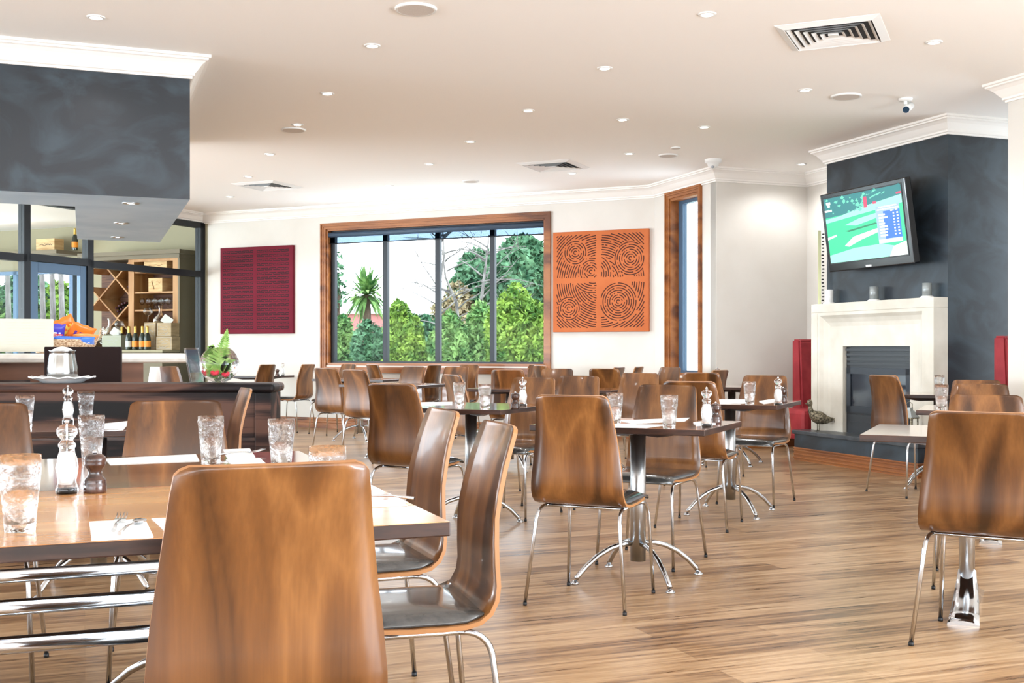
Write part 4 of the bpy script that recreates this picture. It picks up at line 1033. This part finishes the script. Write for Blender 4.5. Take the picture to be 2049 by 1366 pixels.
blob(bm, [(.25,.55),(.45,.62),(.7,.66),(.66,.58),(.4,.52)], -.0042, 1); blob(bm, [(.25,.46),(.65,.52),(.68,.50),(.3,.44)], -.0042, 6); blob(bm, [(0,.40),(.13,.43),(.12,.40),(0,.36)], -.0042, 3)
sq(bm, .53,.76,.575,.92,-.0044,4); sq(bm, .645,.79,.69,.825,-.0044,4); sq(bm, .94,.87,1,.9,-.0044,4); sq(bm, .03,.90,.09,.94,-.0044,3); sq(bm, .045,.86,.08,.90,-.0044,3); sq(bm, .0,.79,.10,.82,-.0044,3)
scr = obj('screen', bm, ms, t, fixn=False)
bm = NB(); sq(bm, .67,.26,.96,.72,-.0046,0); sq(bm, .67,.26,.76,.72,-.00462,1); sq(bm, .67,.20,.96,.26,-.0046,2); sq(bm, .67,.66,.96,.74,-.0047,1)
obj('scoreboard', bm, [em('score_blue', srgb(48,110,205), 1.1), em('score_lilac', srgb(150,176,232), 1.1), em('score_pale', srgb(196,216,240), 1.1)], scr, fixn=False)
bm = NB()
for r in range(8):
    v = .30+r*.043; L_ = (.09,.09,.1,.1,.07,.06,.11,.08)[r]; sq(bm, .70,v,.70+L_,v+.024,-.005)
    sq(bm, .875,v+.002,.893,v+.022,-.005); sq(bm, .92,v+.002,.94,v+.022,-.005)
for u0, u1, v in ((.71,.93,.715),(.69,.95,.68),(.85,.89,.645),(.91,.94,.65)):
    u = u0
    while u < u1: sq(bm, u, v, min(u+.025, u1), v+.018, -.005); u += .031
obj('score_lines', bm, em('score_white', srgb(245,248,250), 1.2), scr, fixn=False)
bm = NB(); sq(bm, .46,-.115,.535,-.085,-.0015); obj('maker_mark', bm, mat('silver_print', (.6,.6,.62), .4), t, fixn=False)
bm = NB(); box(bm, -.14, .14, .07, .12, -.12, .12); obj('bracket', bm, M['black'], t)
d_ = .0
bm = NB(); box(bm, -.03, .03, .12, .25, -.03, .03); obj('bracket_arm', bm, M['black'], t)
# beaded cable down to the mantel
q = chim(lx(1645, .06), -.05, 0); t = thing('cable_strand', 'dark beaded strand hanging from behind the television down to the mantel', 'cable', (q[0], q[1], 0))
bm = NB(); zz = 1.565
while zz < 2.3:
    ball(bm, (random.uniform(-.004,.004), 0, zz), .014, (1,1,.55), u=10, v=6); zz += .035
obj('beads', bm, M['black'], t)
bm = NB(); box(bm, -.05, -.02, -.004, .004, 1.56, 2.3); obj('ribbon', bm, mat('pale_yellow_tape', srgb(232,236,190), .7), t)

# ------------------------------------------------------------ wall panels
def wall_panel(p0, dr, nrm_, x0, x1, z0, z1, name, label, base, dark, th=.05):
    W_, H_ = x1-x0, z1-z0
    q = Vector(p0)+Vector(dr)*x0; t = thing(name, label, 'wall panel', (q[0], q[1], z0), math.atan2(dr[1], dr[0]))
    bm = NB(); box(bm, 0, W_, -th, -.002, 0, H_, bev=.004); obj('panel_board', bm, base, t)
    return t, W_, H_, -th-.0006
def strip(bm, pts, wdt, y):
    for a, b in zip(pts, pts[1:]):
        d = Vector((b[0]-a[0], b[1]-a[1])); 
        if d.length < 1e-5: continue
        n = Vector((-d[1], d[0])).normalized()*wdt/2
        bm.faces.new([bm.verts.new((p[0], y, p[1])) for p in ((a[0]+n[0],a[1]+n[1]),(b[0]+n[0],b[1]+n[1]),(b[0]-n[0],b[1]-n[1]),(a[0]-n[0],a[1]-n[1]))])
M['art_o'] = noise_mat('terracotta_board', srgb(182,98,54), srgb(190,106,61), (4,4,4), .7, spec=.25)
M['art_od'] = mat('terracotta_slots', srgb(56,22,12), .8)
M['art_r'] = noise_mat('crimson_board', srgb(102,20,37), srgb(108,25,42), (4,4,4), .7, spec=.2)
M['art_rd'] = mat('crimson_slots', srgb(30,4,13), .8)
a0, a1 = on_back(1109.5), on_back(1300.4); zA0, zA1 = z_of(663.2, Yw(a1)), z_of(457.2, Yw(a1))
t, W_, H_, yy = wall_panel(PL, dB, N, a0, a1, zA0, zA1, 'circle_panel', 'terracotta wall panel cut with concentric circle slots, right of the window', M['art_o'], None)
bm = NB(); SP = .0235
quads = [((.04,.465,.535,.965), [((.24,.79),.125),((.405,.595),.145)]), ((.51,.955,.535,.965), [((.815,.715),.165),((.43,.575),.2)]), ((.04,.465,.04,.49), [((.17,.235),.115),((.43,.64),.26)]), ((.51,.955,.04,.49), [((.69,.295),.2)])]
for (qx0, qx1, qz0, qz1), disks in quads:
    disks = disks+[((.5,.5), 9)]
    for di, (c, R_) in enumerate(disks):
        r = .018 if di < len(disks)-1 else .10
        ri = 0
        while r < min(R_, .75):
            nn = max(10, int(r*2*PI/.012)); run = []
            for k in range(nn+1):
                a = 2*PI*k/nn+ri*.7; x, z = c[0]+r*math.cos(a), c[1]+r*math.sin(a)
                ok = qx0 < x < qx1 and qz0 < z < qz1 and (k % max(9, nn//4)) != 0
                for dj in range(di):
                    if math.hypot(x-disks[dj][0][0], z-disks[dj][0][1]) < disks[dj][1]+.004: ok = False
                if ok: run.append((x*W_, z*H_))
                else:
                    if len(run) > 1: strip(bm, run, .0095*W_, yy)
                    run = []
            if len(run) > 1: strip(bm, run, .0095*W_, yy)
            r += SP; ri += 1
obj('slot_pattern', bm, M['art_od'], t, fixn=False)
a0, a1 = on_back(445.2), on_back(590); zA0, zA1 = z_of(667.5, Yw((a0+a1)/2)), z_of(493.8, Yw((a0+a1)/2))
t, W_, H_, yy = wall_panel(PL, dB, N, a0, a1, zA0, zA1, 'fret_panel', 'crimson wall panel cut with rows of interlocking dash slots, left of the window', M['art_r'], None)
bm = NB()
for c0, c1 in ((.035,.465),(.51,.95)):
    cw = (c1-c0)/4
    for r in range(18):
        zt_ = .955-r*.0515
        for k in range(5):
            for row in (0, 1):
                xa = c0+(k-(.5 if row == 0 else 0))*cw+.01; xb = xa+cw-.02; xa = max(xa, c0); xb = min(xb, c1)
                if xb-xa < .02: continue
                z = zt_-(0 if row == 0 else .021); e = -.011 if row == 0 else .011
                strip(bm, [(xa*W_, z*H_), (xb*W_, z*H_)], .0085*H_, yy)
                for xe in (xa, xb):
                    if c0 < xe < c1: strip(bm, [(xe*W_, z*H_), (xe*W_, (z+e)*H_)], .01*W_, yy)
obj('slot_pattern', bm, M['art_rd'], t, fixn=False)

# ------------------------------------------------------------ wine room contents
RN = 13.28                                  # N.p of the rack front
def rk(px): return hit(px, N, RN)
Rr = rk(356); rackdir = Wd; RW = (rk(172)-Rr).length+.1; RD = .45
t = thing('wine_rack', 'tall timber wine rack with diamond bins and shelves behind the glass', 'wine rack', (Rr[0], Rr[1], 0), math.atan2(-Wd[1], -Wd[0]))
zR = 2.60
bm = NB(); box(bm, -RW, 0, 0, RD, 0, zR-.15)
for f in list(bm.faces): pass
bm.free()
bm = NB(); box(bm, -RW, 0, RD-.02, RD, 0, zR-.12); obj('back_slats', bm, M['brick'], t)
bm = NB(); box(bm, 0, .03, 0, RD, 0, zR-.1); box(bm, -RW, 0, 0, RD, .72, .76); box(bm, -RW, .0, .0, RD-.02, 0, .72); obj('carcass', bm, M['taupe'], t)
bm = NB(); box(bm, -RW, .05, -.03, RD, zR-.12, zR-.06); box(bm, -RW, .1, -.08, RD, zR-.06, zR); obj('rack_cornice', bm, M['taupe'], t)
def rx(px, y=0):                            # rack-local x of a pixel column on the rack front
    q0 = Rr+N*y; return -s_of(px, q0, Wd)
sx = rx(268)
xr_ = rx(346)
for a, b in ((xr_, 0), (rx(257), sx)):
    bm = NB(); box(bm, a, b, -.002, RD-.02, .76, zR-.12); obj('upright', bm, M['oak'], t)
for z in (2.28, 1.97, 1.70):
    bm = NB(); box(bm, sx, xr_, .01, RD-.02, z-.012, z+.012); obj('shelf', bm, M['oak'], t)
bm = NB(); box(bm, sx, xr_, .0, .02, zR-.16, zR-.12); obj('top_rail', bm, M['oak'], t)
def slat(p0_, p1_):
    xa, xb = rx(p0_[0]), rx(p1_[0]); za, zb2_ = z_of(p0_[1], 16.4), z_of(p1_[1], 16.3)
    bm = NB(); d = Vector((xb-xa, 0, zb2_-za)); n = Vector((-d.z, 0, d.x)).normalized()*.011
    c = [Vector((xa,0.01,za)), Vector((xb,0.01,zb2_))]; vs = []
    for y in (0.01, RD-.03):
        for s_, pnt in ((1,c[0]),(1,c[1]),(-1,c[1]),(-1,c[0])): vs.append(bm.verts.new((pnt.x+n.x*s_, y, pnt.z+n.z*s_)))
    for q in ((0,1,2,3),(7,6,5,4),(0,4,5,1),(1,5,6,2),(2,6,7,3),(3,7,4,0)): bm.faces.new([vs[i] for i in q])
    obj('diamond_slat', bm, M['oak'], t)
for a, b in (((178,566),(234,634)),((203,514),(257,583)),((178,615),(257,515)),((233,633),(257,604)),((178,536),(196,514)),((178,700),(234,634)),((234,634),(257,660))): slat(a, b)
rackM = Matrix.Translation((Rr[0], Rr[1], 0)) @ R2(math.atan2(-Wd[1], -Wd[0]))
def rp(x, y, z): return rackM @ Vector((x, y, z))
ra = math.atan2(-Wd[1], -Wd[0])
# lying bottles
wb = thing('wine_bottle', '', 'bottle')
bm = NB(); lathe(bm, [(0,0),(.036,0),(.038,.01),(.038,.19),(.03,.22),(.015,.24),(.014,.29),(.016,.295),(.015,.30),(0,.30)], 16, mx=Matrix.Rotation(PI/2, 4, 'X')); obj('bottle_body', bm, M['bottle'], wb)
bm = NB(); lathe(bm, [(.0155,.255),(.017,.302),(0,.303)], 12, mx=Matrix.Rotation(PI/2, 4, 'X')); obj('capsule', bm, mat('capsule_dark', srgb(60,20,30), .4), wb)
xs_ = [(rx(a), z_of(b, 16.3)) for a, b in ((245,571),(250,566),(253,573),(249,578),(254,560),(226,611),(232,606),(238,602),(244,600),(229,618),(236,613),(232,624),(241,609))]
for i, (x, z) in enumerate(xs_):
    lb = 'dark wine bottle lying in the upper diamond bin of the rack' if i < 5 else 'dark wine bottle lying in the middle diamond bin of the rack'
    gp = 'bottles in the upper bin' if i < 5 else 'bottles in the middle bin'
    if i == 0: wb.location = rp(x, .36, z); wb.rotation_euler = (0,0,ra); tag(wb, lb, 'bottle', gp)
    else: dup(wb, rp(x, .36, z), ra, lb, gp)
def crate(x, y, z, w_, h_, d_, label, lines, rz=0, c='crate'):
    t = thing('wine_crate', label, 'wooden box', rp(x, y, z), ra+rz, 'wooden wine boxes')
    bm = NB(); box(bm, -w_/2, w_/2, 0, d_, 0, h_, bev=.004); obj('box_body', bm, M[c], t)
    bm = NB()
    for (u0, v0, u1, v1, wd) in lines: strip(bm, [(-w_/2+w_*u0, h_*v0), (-w_/2+w_*u1, h_*v1)], wd, -.001)
    obj('stencil_print', bm, mat('stencil_brown', srgb(120,86,50), .8) if c == 'crate' else M['ink'], t, fixn=False)
    return t
def scrib(v, u0=.2, u1=.85, n=9, s=3, wd=.006):
    r_ = random.Random(s); out = []; u = u0; pv = v
    for i in range(n):
        u2 = u+(u1-u0)/n; v2 = v+r_.uniform(-.08,.08); out.append((u, pv, u2, v2, wd)); u = u2; pv = v2
    return out
crate(rx(306), .05, 2.292, .44, .19, .3, 'long pine wine box on the top shelf of the rack', scrib(.5)+scrib(.3, .3, .7, 5, 4))
crate(rx(306), .05, 1.982, .27, .21, .25, 'pine wine box with black slash mark on the second shelf', [(.25,.8,.42,.2,.02)]+scrib(.7,.55,.9,5,2,.004)+scrib(.5,.55,.9,5,5,.004))
ct = .76
for k, (x, y, z, w_, h_, lb, cc) in enumerate(((rx(328,-.2),-.20,1.302,.27,.20,'weathered wine box on top of the stack right of the champagne bottles','crate2'),(rx(328,-.2),-.20,1.10,.30,.20,'weathered wine box at the bottom of the stack right of the champagne bottles','crate2'),(rx(296,-.2),-.16,1.10,.22,.41,'weathered wine box behind the orange-labelled bottles','crate2'),(rx(225,-.2),-.22,1.10,.38,.22,'pale printed wine box left of the champagne bottles','crate3'))):
    M['crate2'] = M.get('crate2') or noise_mat('old_pine', srgb(150,128,98), srgb(184,160,126), (4,4,30), .8)
    M['crate3'] = M.get('crate3') or mat('pale_carton', srgb(156,158,140), .7)
    L_ = [(.06,.08,.94,.08,.005),(.06,.92,.94,.92,.005),(.06,.08,.06,.92,.005),(.94,.08,.94,.92,.005)]+scrib(.68,.2,.8,9,k)+scrib(.5,.35,.7,5,k+9)+scrib(.25,.2,.8,9,k+3)
    crate(x, y, z, w_, h_, .18, lb, L_, 0, cc)
# display counter the boxes stand on
t = thing('display_counter', 'low taupe display counter behind the glass under the rack', 'counter', rp(0, 0, 0), ra)
bm = NB(); box(bm, -RW, .02, -.36, -.01, 0, 1.07); obj('counter_body', bm, M['taupe'], t)
bm = NB(); box(bm, -RW, .04, -.38, -.005, 1.07, 1.10); obj('counter_top', bm, M['cream'], t)
# champagne bottles
cb = thing('champagne_bottle', '', 'bottle')
cb.scale = (1.12, 1.12, 1.12)
bm = NB(); lathe(bm, [(0,0),(.042,0),(.044,.01),(.044,.15),(.036,.19),(.018,.23),(.016,.29),(0,.3)], 20); obj('bottle_body', bm, M['bottle'], cb)
bm = NB(); lathe(bm, [(.0195,.225),(.0175,.29),(.02,.3),(.016,.315),(0,.32)], 14); obj('gold_foil', bm, M['gold'], cb)
bm = NB(); lathe(bm, [(.0447,.04),(.0447,.12)], 20); obj('label', bm, M['orange'], cb, fixn=False)
for i, (px, y, z, lb) in enumerate(((258,-.29,1.10,'champagne bottle with silver label, leftmost of the row in the wine room'),(271,-.27,1.10,'champagne bottle with orange label right of the silver-labelled one'),(285,-.29,1.10,'champagne bottle with orange label in the middle of the row'),(295,-.29,1.10,'champagne bottle with orange label at the right end of the row'),(244,-.10,.90,'champagne bottle half hidden behind the printed box'))):
    kx = s_of(px, rp(0, y, 0).xy, Vector(rackdir)); q = rp(0, y, 0).xy+Vector(rackdir)*kx
    zz = 1.101
    if y >= 0: q = q
    if i == 0: cb.location = (*q, zz); tag(cb, lb, 'bottle', 'champagne bottles on the counter')
    else: ob_ = dup(cb, (*q, zz), 0, lb, 'champagne bottles on the counter')
for ch in cb.children:
    if ch.name.startswith('label'):
        ch.data = ch.data.copy(); ch.data.materials[0] = mat('silver_label', (.5,.52,.5), .4)
# wine glasses on the shelf
wg = thing('wine_glass', '', 'glass')
bm = NB(); lathe(bm, [(0,0),(.034,.001),(.034,.003),(.004,.008),(.004,.075),(.02,.088),(.038,.115),(.04,.14),(.033,.175),(.0315,.175),(.0385,.14),(.0365,.116),(.018,.09),(0,.082)], 18); obj('glass_body', bm, M['acryl'], wg)
for i in range(10):
    x = sx+.05+.062*i; y = .12+.1*(i % 2)
    if i == 0: wg.location = rp(x, y, 1.712); tag(wg, 'clear wine glass in the row on the lower rack shelf', 'glass', 'wine glasses on the rack shelf')
    else: dup(wg, rp(x, y, 1.712), 0, 'clear wine glass in the row on the lower rack shelf', 'wine glasses on the rack shelf')
for x, z, lb in ((rx(297,-.1), 1.512, 'big wine glass standing on the weathered boxes'), (rx(230,-.2), 1.322, 'big wine glass on the pale printed box')):
    o = dup(wg, rp(x, -.11, z), 0, lb); o.scale = (1.7,1.7,1.25)
    if 'group' in o: del o['group']
for x, z, lb in ((rx(322,-.1), 1.503, 'glass decanter with white tag on the weathered boxes'), (rx(211,-.2), 1.322, 'glass decanter with white tag on the pale printed box')):
    t = thing('decanter', lb, 'decanter', rp(x, -.11, z), .4, 'decanters with white tags')
    bm = NB(); lathe(bm, [(0,0),(.09,.0),(.11,.03),(.10,.07),(.04,.12),(.022,.16),(.022,.22),(.035,.26)], 24); obj('glass_body', bm, M['acryl'], t)
    bm = NB(); box(bm, -.03, .12, -.118, -.112, .02, .14, Matrix.Rotation(.6, 4, 'Y')); obj('paper_tag', bm, M['paper'], t)
t = thing('dried_flowers', 'dried white blossom sprigs at the left of the wine room counter', 'flowers', rp(rx(192,-.2), -.2, 1.10))
bm = NB(); rr = random.Random(11)
for i in range(16):
    a = rr.uniform(0, 6.28); e = Vector((.12*math.cos(a), .07*math.sin(a), rr.uniform(.12,.34))); tube(bm, [(0,0,.0), e*.5+Vector((0,0,.08)), e], .002, 4)
obj('stems', bm, M['edge'], t)
bm = NB(); rr = random.Random(11)
for i in range(16):
    a = rr.uniform(0, 6.28); e = Vector((.12*math.cos(a), .07*math.sin(a), rr.uniform(.12,.34)))
    for k in range(4): ball(bm, e+Vector((rr.uniform(-.02,.02), 0, rr.uniform(-.03,.02))), .012, u=6, v=4)
obj('blossoms', bm, M['linen'], t)
# ledge over the glazing with crate and bottle
LZ = 2.70
bm = NB(); q = [Q0+N*.0-N*.55, Q0-N*.02, Q0+dW*3.2-N*.02, Q0+dW*3.2-N*.55]; poly(bm, q, LZ-.06, LZ)
o = obj('display_ledge', bm, M['taupe']); tag(o, 'display ledge over the wine room glazing', 'ledge')
def led(px, back=.3):
    h_ = hit(px, N, CWN-back); return (h_[0], h_[1], LZ)
t = thing('wine_crate', 'pine wine box with burnt lettering on the ledge above the glass door', 'wooden box', led(100), ra, 'wooden wine boxes')
bm = NB(); box(bm, -.20, .20, -.1, .1, 0, .20, bev=.004); obj('box_body', bm, M['crate'], t)
bm = NB()
for (u0, v0, u1, v1, wd) in scrib(.5, .2, .9, 12, 6, .008)+scrib(.6, .3, .8, 8, 7, .006): strip(bm, [(-.2+.4*u0, .2*v0), (-.2+.4*u1, .2*v1)], wd, -.101)
obj('stencil_print', bm, M['edge'], t, fixn=False)
dup(ob_, led(150), 0, 'champagne bottle with orange label on the ledge above the glass door')
for o in col.objects:
    if o.get('label', '').startswith('champagne bottle with orange label on the ledge') and 'group' in o: del o['group']

# ------------------------------------------------------------ garden outside
GZ = -.1
bm = NB(); q = [PL+dW*14+N*.9, PR+B*9+N*.2, PR+B*9+N*40, PL+dW*14+N*40]; poly(bm, q, GZ-.2, GZ)
o = obj('garden_ground', bm, noise_mat('lawn', srgb(90,110,60), srgb(140,150,100), (1,1,1), .9)); o['kind'] = 'structure'; o['label'] = 'grassy ground outside the windows'; o['category'] = 'ground'
def leafmat(n, a, b): return noise_mat(n, a, b, (4,4,4), .7, 5, lo=.35, hi=.65, spec=.15)
LM = {'dark': leafmat('foliage_dark', srgb(30,66,44), srgb(96,134,100)), 'lime': leafmat('foliage_lime', srgb(46,84,30), srgb(132,160,68)), 'mid': leafmat('foliage_mid', srgb(42,86,42), srgb(126,158,92)), 'dry': leafmat('foliage_dry', srgb(98,86,60), srgb(160,150,118))}
M['bark'] = noise_mat('pale_bark', srgb(78,74,72), srgb(124,120,116), (12,12,4), .8)
M['barkd'] = noise_mat('dark_bark', srgb(66,52,42), srgb(104,86,70), (12,12,4), .8)
def plant(name, label, cat, pos, blobs, n, ls, lm, trunk=True, seed=1, group=None, bark='barkd', th=.04):
    t = thing(name, label, cat, (pos[0], pos[1], GZ), 0, group); r_ = random.Random(seed); bm = NB()
    tot = sum(b[3]*b[4]*b[5] for b in blobs)
    for (cx, cy, cz, rx, ry, rz) in blobs:
        for i in range(int(n*rx*ry*rz/tot)):
            while True:
                v = Vector((r_.uniform(-1,1), r_.uniform(-1,1), r_.uniform(-1,1)))
                if v.length < 1: break
            v = v.normalized()*(v.length**.45)
            c = Vector((cx+v.x*rx, cy+v.y*ry, cz+v.z*rz)); a = Vector((r_.gauss(0,1), r_.gauss(0,1), r_.gauss(0,1))).normalized(); b_ = a.cross(Vector((r_.gauss(0,1), r_.gauss(0,1), r_.gauss(0,1)))).normalized()
            s_ = ls*r_.uniform(.8,1.7)
            bm.faces.new([bm.verts.new(p_) for p_ in (c-a*s_, c+b_*s_*.45, c+a*s_, c-b_*s_*.45)])
    obj('foliage', bm, LM[lm], t, fixn=False)
    if trunk:
        bm = NB()
        for (cx, cy, cz, rx, ry, rz) in blobs: tube(bm, [(0,0,0), (cx*.3, cy*.3, cz*.5), (cx, cy, cz)], th, 6, rs=[th, th*.7, th*.3])
        obj('trunk', bm, M[bark], t)
    return t
def gpt(px, c): h_ = hit(px, N, c); return h_
def shrub(px, c, top, wpx, lm, label, seed, n=2600, ls=.06, name='garden_shrub', cat='shrub', zlo=0):
    p_ = gpt(px, c); d = p_[1]; r = wpx/F*d/2; zt_ = CH-(top-HY)*d/F-GZ; r_ = random.Random(seed); bl = []
    for k in range(7):
        a = r_.uniform(0, 6.28); q = r_.uniform(.2,.65)*r; hz = zlo+(zt_-zlo)*r_.uniform(.25,.78); bl.append((q*math.cos(a), q*math.sin(a), hz, r*.5, r*.5, (zt_-zlo)*.25))
    bl.append((0,0,zt_-(zt_-zlo)*.3, r*.55, r*.55, (zt_-zlo)*.3))
    return plant(name, label, cat, p_, bl, int(n*1.7) if name == 'garden_shrub' else n, ls*(.75 if name == 'garden_shrub' else 1), lm, True, seed, 'trees and shrubs outside the window')
shrub(800, 16.2, 600, 110, 'lime', 'lime green shrub behind the second window pane', 1, 4200, .05)
shrub(1030, 16.0, 565, 150, 'lime', 'bright green rose bush behind the right window pane', 2, 6000, .05)
shrub(900, 16.6, 620, 90, 'mid', 'green shrub behind the middle mullion', 3, 3200)
shrub(735, 17.0, 640, 120, 'dark', 'dark green bush below the palm behind the left pane', 4, 4200)
shrub(675, 17.4, 628, 70, 'mid', 'small green shrub at the left edge of the window', 5, 2200)
shrub(960, 17.5, 600, 110, 'mid', 'green shrub behind the third window pane', 6, 3200)
shrub(840, 18.5, 628, 170, 'dark', 'low dark hedge plant far behind the second pane', 7, 4000)
shrub(1075, 18.0, 620, 110, 'mid', 'green shrub at the right edge of the window', 8, 3000)
shrub(1045, 26, 470, 200, 'dark', 'tall dark green tree behind the right window pane', 9, 14000, .11, 'garden_tree', 'tree', 1)
shrub(960, 27, 500, 150, 'dark', 'big grey-green tree behind the third window pane', 10, 7000, .11, 'garden_tree', 'tree', 1)
shrub(915, 25, 560, 120, 'dry', 'dry brownish shrub behind the birch trunks', 12, 2600, .08)
for k, (px, top, wp, lm_) in enumerate(((-60, 560, 170, 'mid'), (40, 540, 120, 'dark'), (120, 560, 120, 'lime'), (10, 600, 100, 'lime'), (90, 610, 90, 'mid'))):
    shrub(px, 17.5+k*.6, top, wp, lm_, ('leafy bush beyond the wine room glazing at the far left','dark tree beyond the left wine room pane','bright bush seen through the glass door','low lime bush seen through the left wine room pane','low green bush seen through the glass door')[k], 20+k, 3600, .09)
for k, px in enumerate((15, 84, 104, 122)):
    p_ = gpt(px, 16.2); bm = NB(); tube(bm, [(0,0,0),(.03,0,1.5),(-.02,0,3.4)], .07, 8, rs=[.08,.06,.045])
    t = thing('tree_trunk', ('slender pinkish trunk beyond the left wine room pane','slender trunk seen at the left of the door glass','slender trunk in the middle of the door glass','pale trunk at the right of the door glass')[k], 'tree', (p_[0], p_[1], GZ)); obj('bark', bm, M['bark'], t)
# cordyline palm
p_ = gpt(733, 21); t = thing('palm_tree', 'spiky cabbage palm behind the left window pane', 'palm', (p_[0], p_[1], GZ)); zc_ = CH-(590-HY)*p_[1]/F-GZ
bm = NB(); tube(bm, [(0,0,0),(.03,0,zc_*.5),(0,0,zc_)], .09, 10); obj('trunk', bm, M['barkd'], t)
bm = NB(); rr = random.Random(8)
for i in range(150):
    a = rr.uniform(0, 6.28); el = rr.uniform(-.9, 1.4); L_ = rr.uniform(.65,.95)*.85; d = Vector((math.cos(a)*math.cos(el), math.sin(a)*math.cos(el), math.sin(el))); s_ = Vector((-math.sin(a), math.cos(a), 0))*.04
    p0_ = Vector((0,0,zc_)); m_ = p0_+d*L_*.55; e_ = p0_+d*L_-Vector((0,0,.18*math.cos(el)))
    v = [bm.verts.new(q) for q in (p0_-s_*.5, m_-s_, e_, m_+s_, p0_+s_*.5)]; bm.faces.new(v)
obj('fronds', bm, LM['mid'], t, fixn=False)
# bare birches
def birch(px, c, top, label, seed, lean=0):
    p_ = gpt(px, c); H_ = CH-(top-HY)*p_[1]/F-GZ; r_ = random.Random(seed); t = thing('birch_tree', label, 'tree', (p_[0], p_[1], GZ)); bm = NB()
    main = [Vector((lean*z/H_, 0, z)) for z in [H_*k/6 for k in range(7)]]
    for i, m_ in enumerate(main[1:-1]): m_.x += r_.uniform(-.06,.06)
    tube(bm, main, .07, 8, rs=[.07,.06,.05,.04,.03,.02,.012]); obj('trunk', bm, M['bark'], t); bm = NB()
    for i in range(14):
        k = r_.uniform(.3,.95); b0 = Vector((lean*k, 0, H_*k)); a = r_.choice((0, PI))+r_.uniform(-.6,.6); L_ = r_.uniform(.8,2.0)*(1.15-k)+.4
        pts = [b0]; d = Vector((math.cos(a), math.sin(a), r_.uniform(.3,1.1))).normalized()
        for q in range(5): d = (d+Vector((r_.uniform(-.15,.15), r_.uniform(-.15,.15), r_.uniform(-.25,.1)))).normalized(); pts.append(pts[-1]+d*L_/5)
        tube(bm, pts, .02, 5, rs=[.019,.015,.011,.008,.006,.003])
        for q in range(3): j = r_.randint(1,4); e = Vector((r_.uniform(-1,1), r_.uniform(-1,1), r_.uniform(-.2,1)))*.35; tube(bm, [pts[j], pts[j]+e*.6, pts[j]+e], .006, 4, rs=[.008,.005,.003])
    obj('branches', bm, M['bark'], t)
birch(880, 18.8, 450, 'bare white birch beside the middle mullion', 2, .05); birch(918, 18.2, 470, 'bare forked birch behind the third pane', 5, .55); birch(958, 19.5, 500, 'thin bare birch near the third mullion', 9, -.7)
shrub(672, 20, 500, 55, 'dark', 'sparse hanging twigs with dark leaves at the left window edge', 31, 170, .06, 'hanging_branch', 'tree', 2.0)
# parked cars and sheds
def car(px, c, colr, label, L_=3.6):
    p_ = gpt(px, c); t = thing('parked_car', label, 'car', (p_[0], p_[1], GZ), math.atan2(dB[1], dB[0]))
    pr = [(-L_/2,.3),(-L_/2,.75),(-L_*.36,.85),(-L_*.25,1.3),(L_*.15,1.35),(L_*.3,.9),(L_*.48,.8),(L_/2,.5),(L_/2,.3)]
    bm = NB(); a = [bm.verts.new((x, -.8, z)) for x, z in pr]; b = [bm.verts.new((x, .8, z)) for x, z in pr]; bm.faces.new(a); bm.faces.new(b[::-1])
    for i in range(len(pr)): bm.faces.new((a[i], a[(i+1)%len(pr)], b[(i+1)%len(pr)], b[i]))
    bmesh.ops.bevel(bm, geom=list(bm.edges), offset=.04, segments=2, affect='EDGES'); obj('car_body', bm, mat('car_paint', colr, .25, coat=.5), t)
    bm = NB(); a = [bm.verts.new((x, -.815, z)) for x, z in ((-L_*.33,.88),(-L_*.23,1.24),(L_*.13,1.28),(L_*.24,.92))]; bm.faces.new(a); obj('side_window', bm, M['fireglass'], t)
    for x in (-L_*.3, L_*.3):
        for y in (-.8, .8):
            bm = NB(); lathe(bm, [(0,-.1),(.3,-.1),(.32,-.06),(.32,.06),(.3,.1),(0,.1)], 20, mx=Matrix.Translation((x, y*.93, .32)) @ Matrix.Rotation(PI/2, 4, 'X')); obj('wheel', bm, M['black'], t)
car(1060, 23.5, srgb(226,78,48), 'orange-red parked car behind the right window pane'); car(880, 21.3, srgb(230,236,244), 'white parked car low behind the shrubs of the third pane'); pass
for px, c, w_, top, cc, lb in ((684, 34, 2.2, 618, srgb(150,92,90), 'reddish brick shed behind the left window pane'), (748, 40, 3.4, 628, srgb(110,130,160), 'blue-grey building behind the palm')):
    p_ = gpt(px, c); H_ = CH-(top-HY)*p_[1]/F-GZ; t = thing('distant_shed', lb, 'building', (p_[0], p_[1], GZ), math.atan2(dB[1], dB[0]))
    bm = NB(); box(bm, -w_/2, w_/2, 0, 2, 0, H_*.93); obj('wall', bm, noise_mat('shed_wall', cc, tuple(min(1, c_*1.2) for c_ in cc), (2,2,2), .8), t)
    bm = NB(); box(bm, -w_/2-.1, w_/2+.1, -.1, 2.1, H_*.93, H_); obj('roof', bm, M['ink'], t)
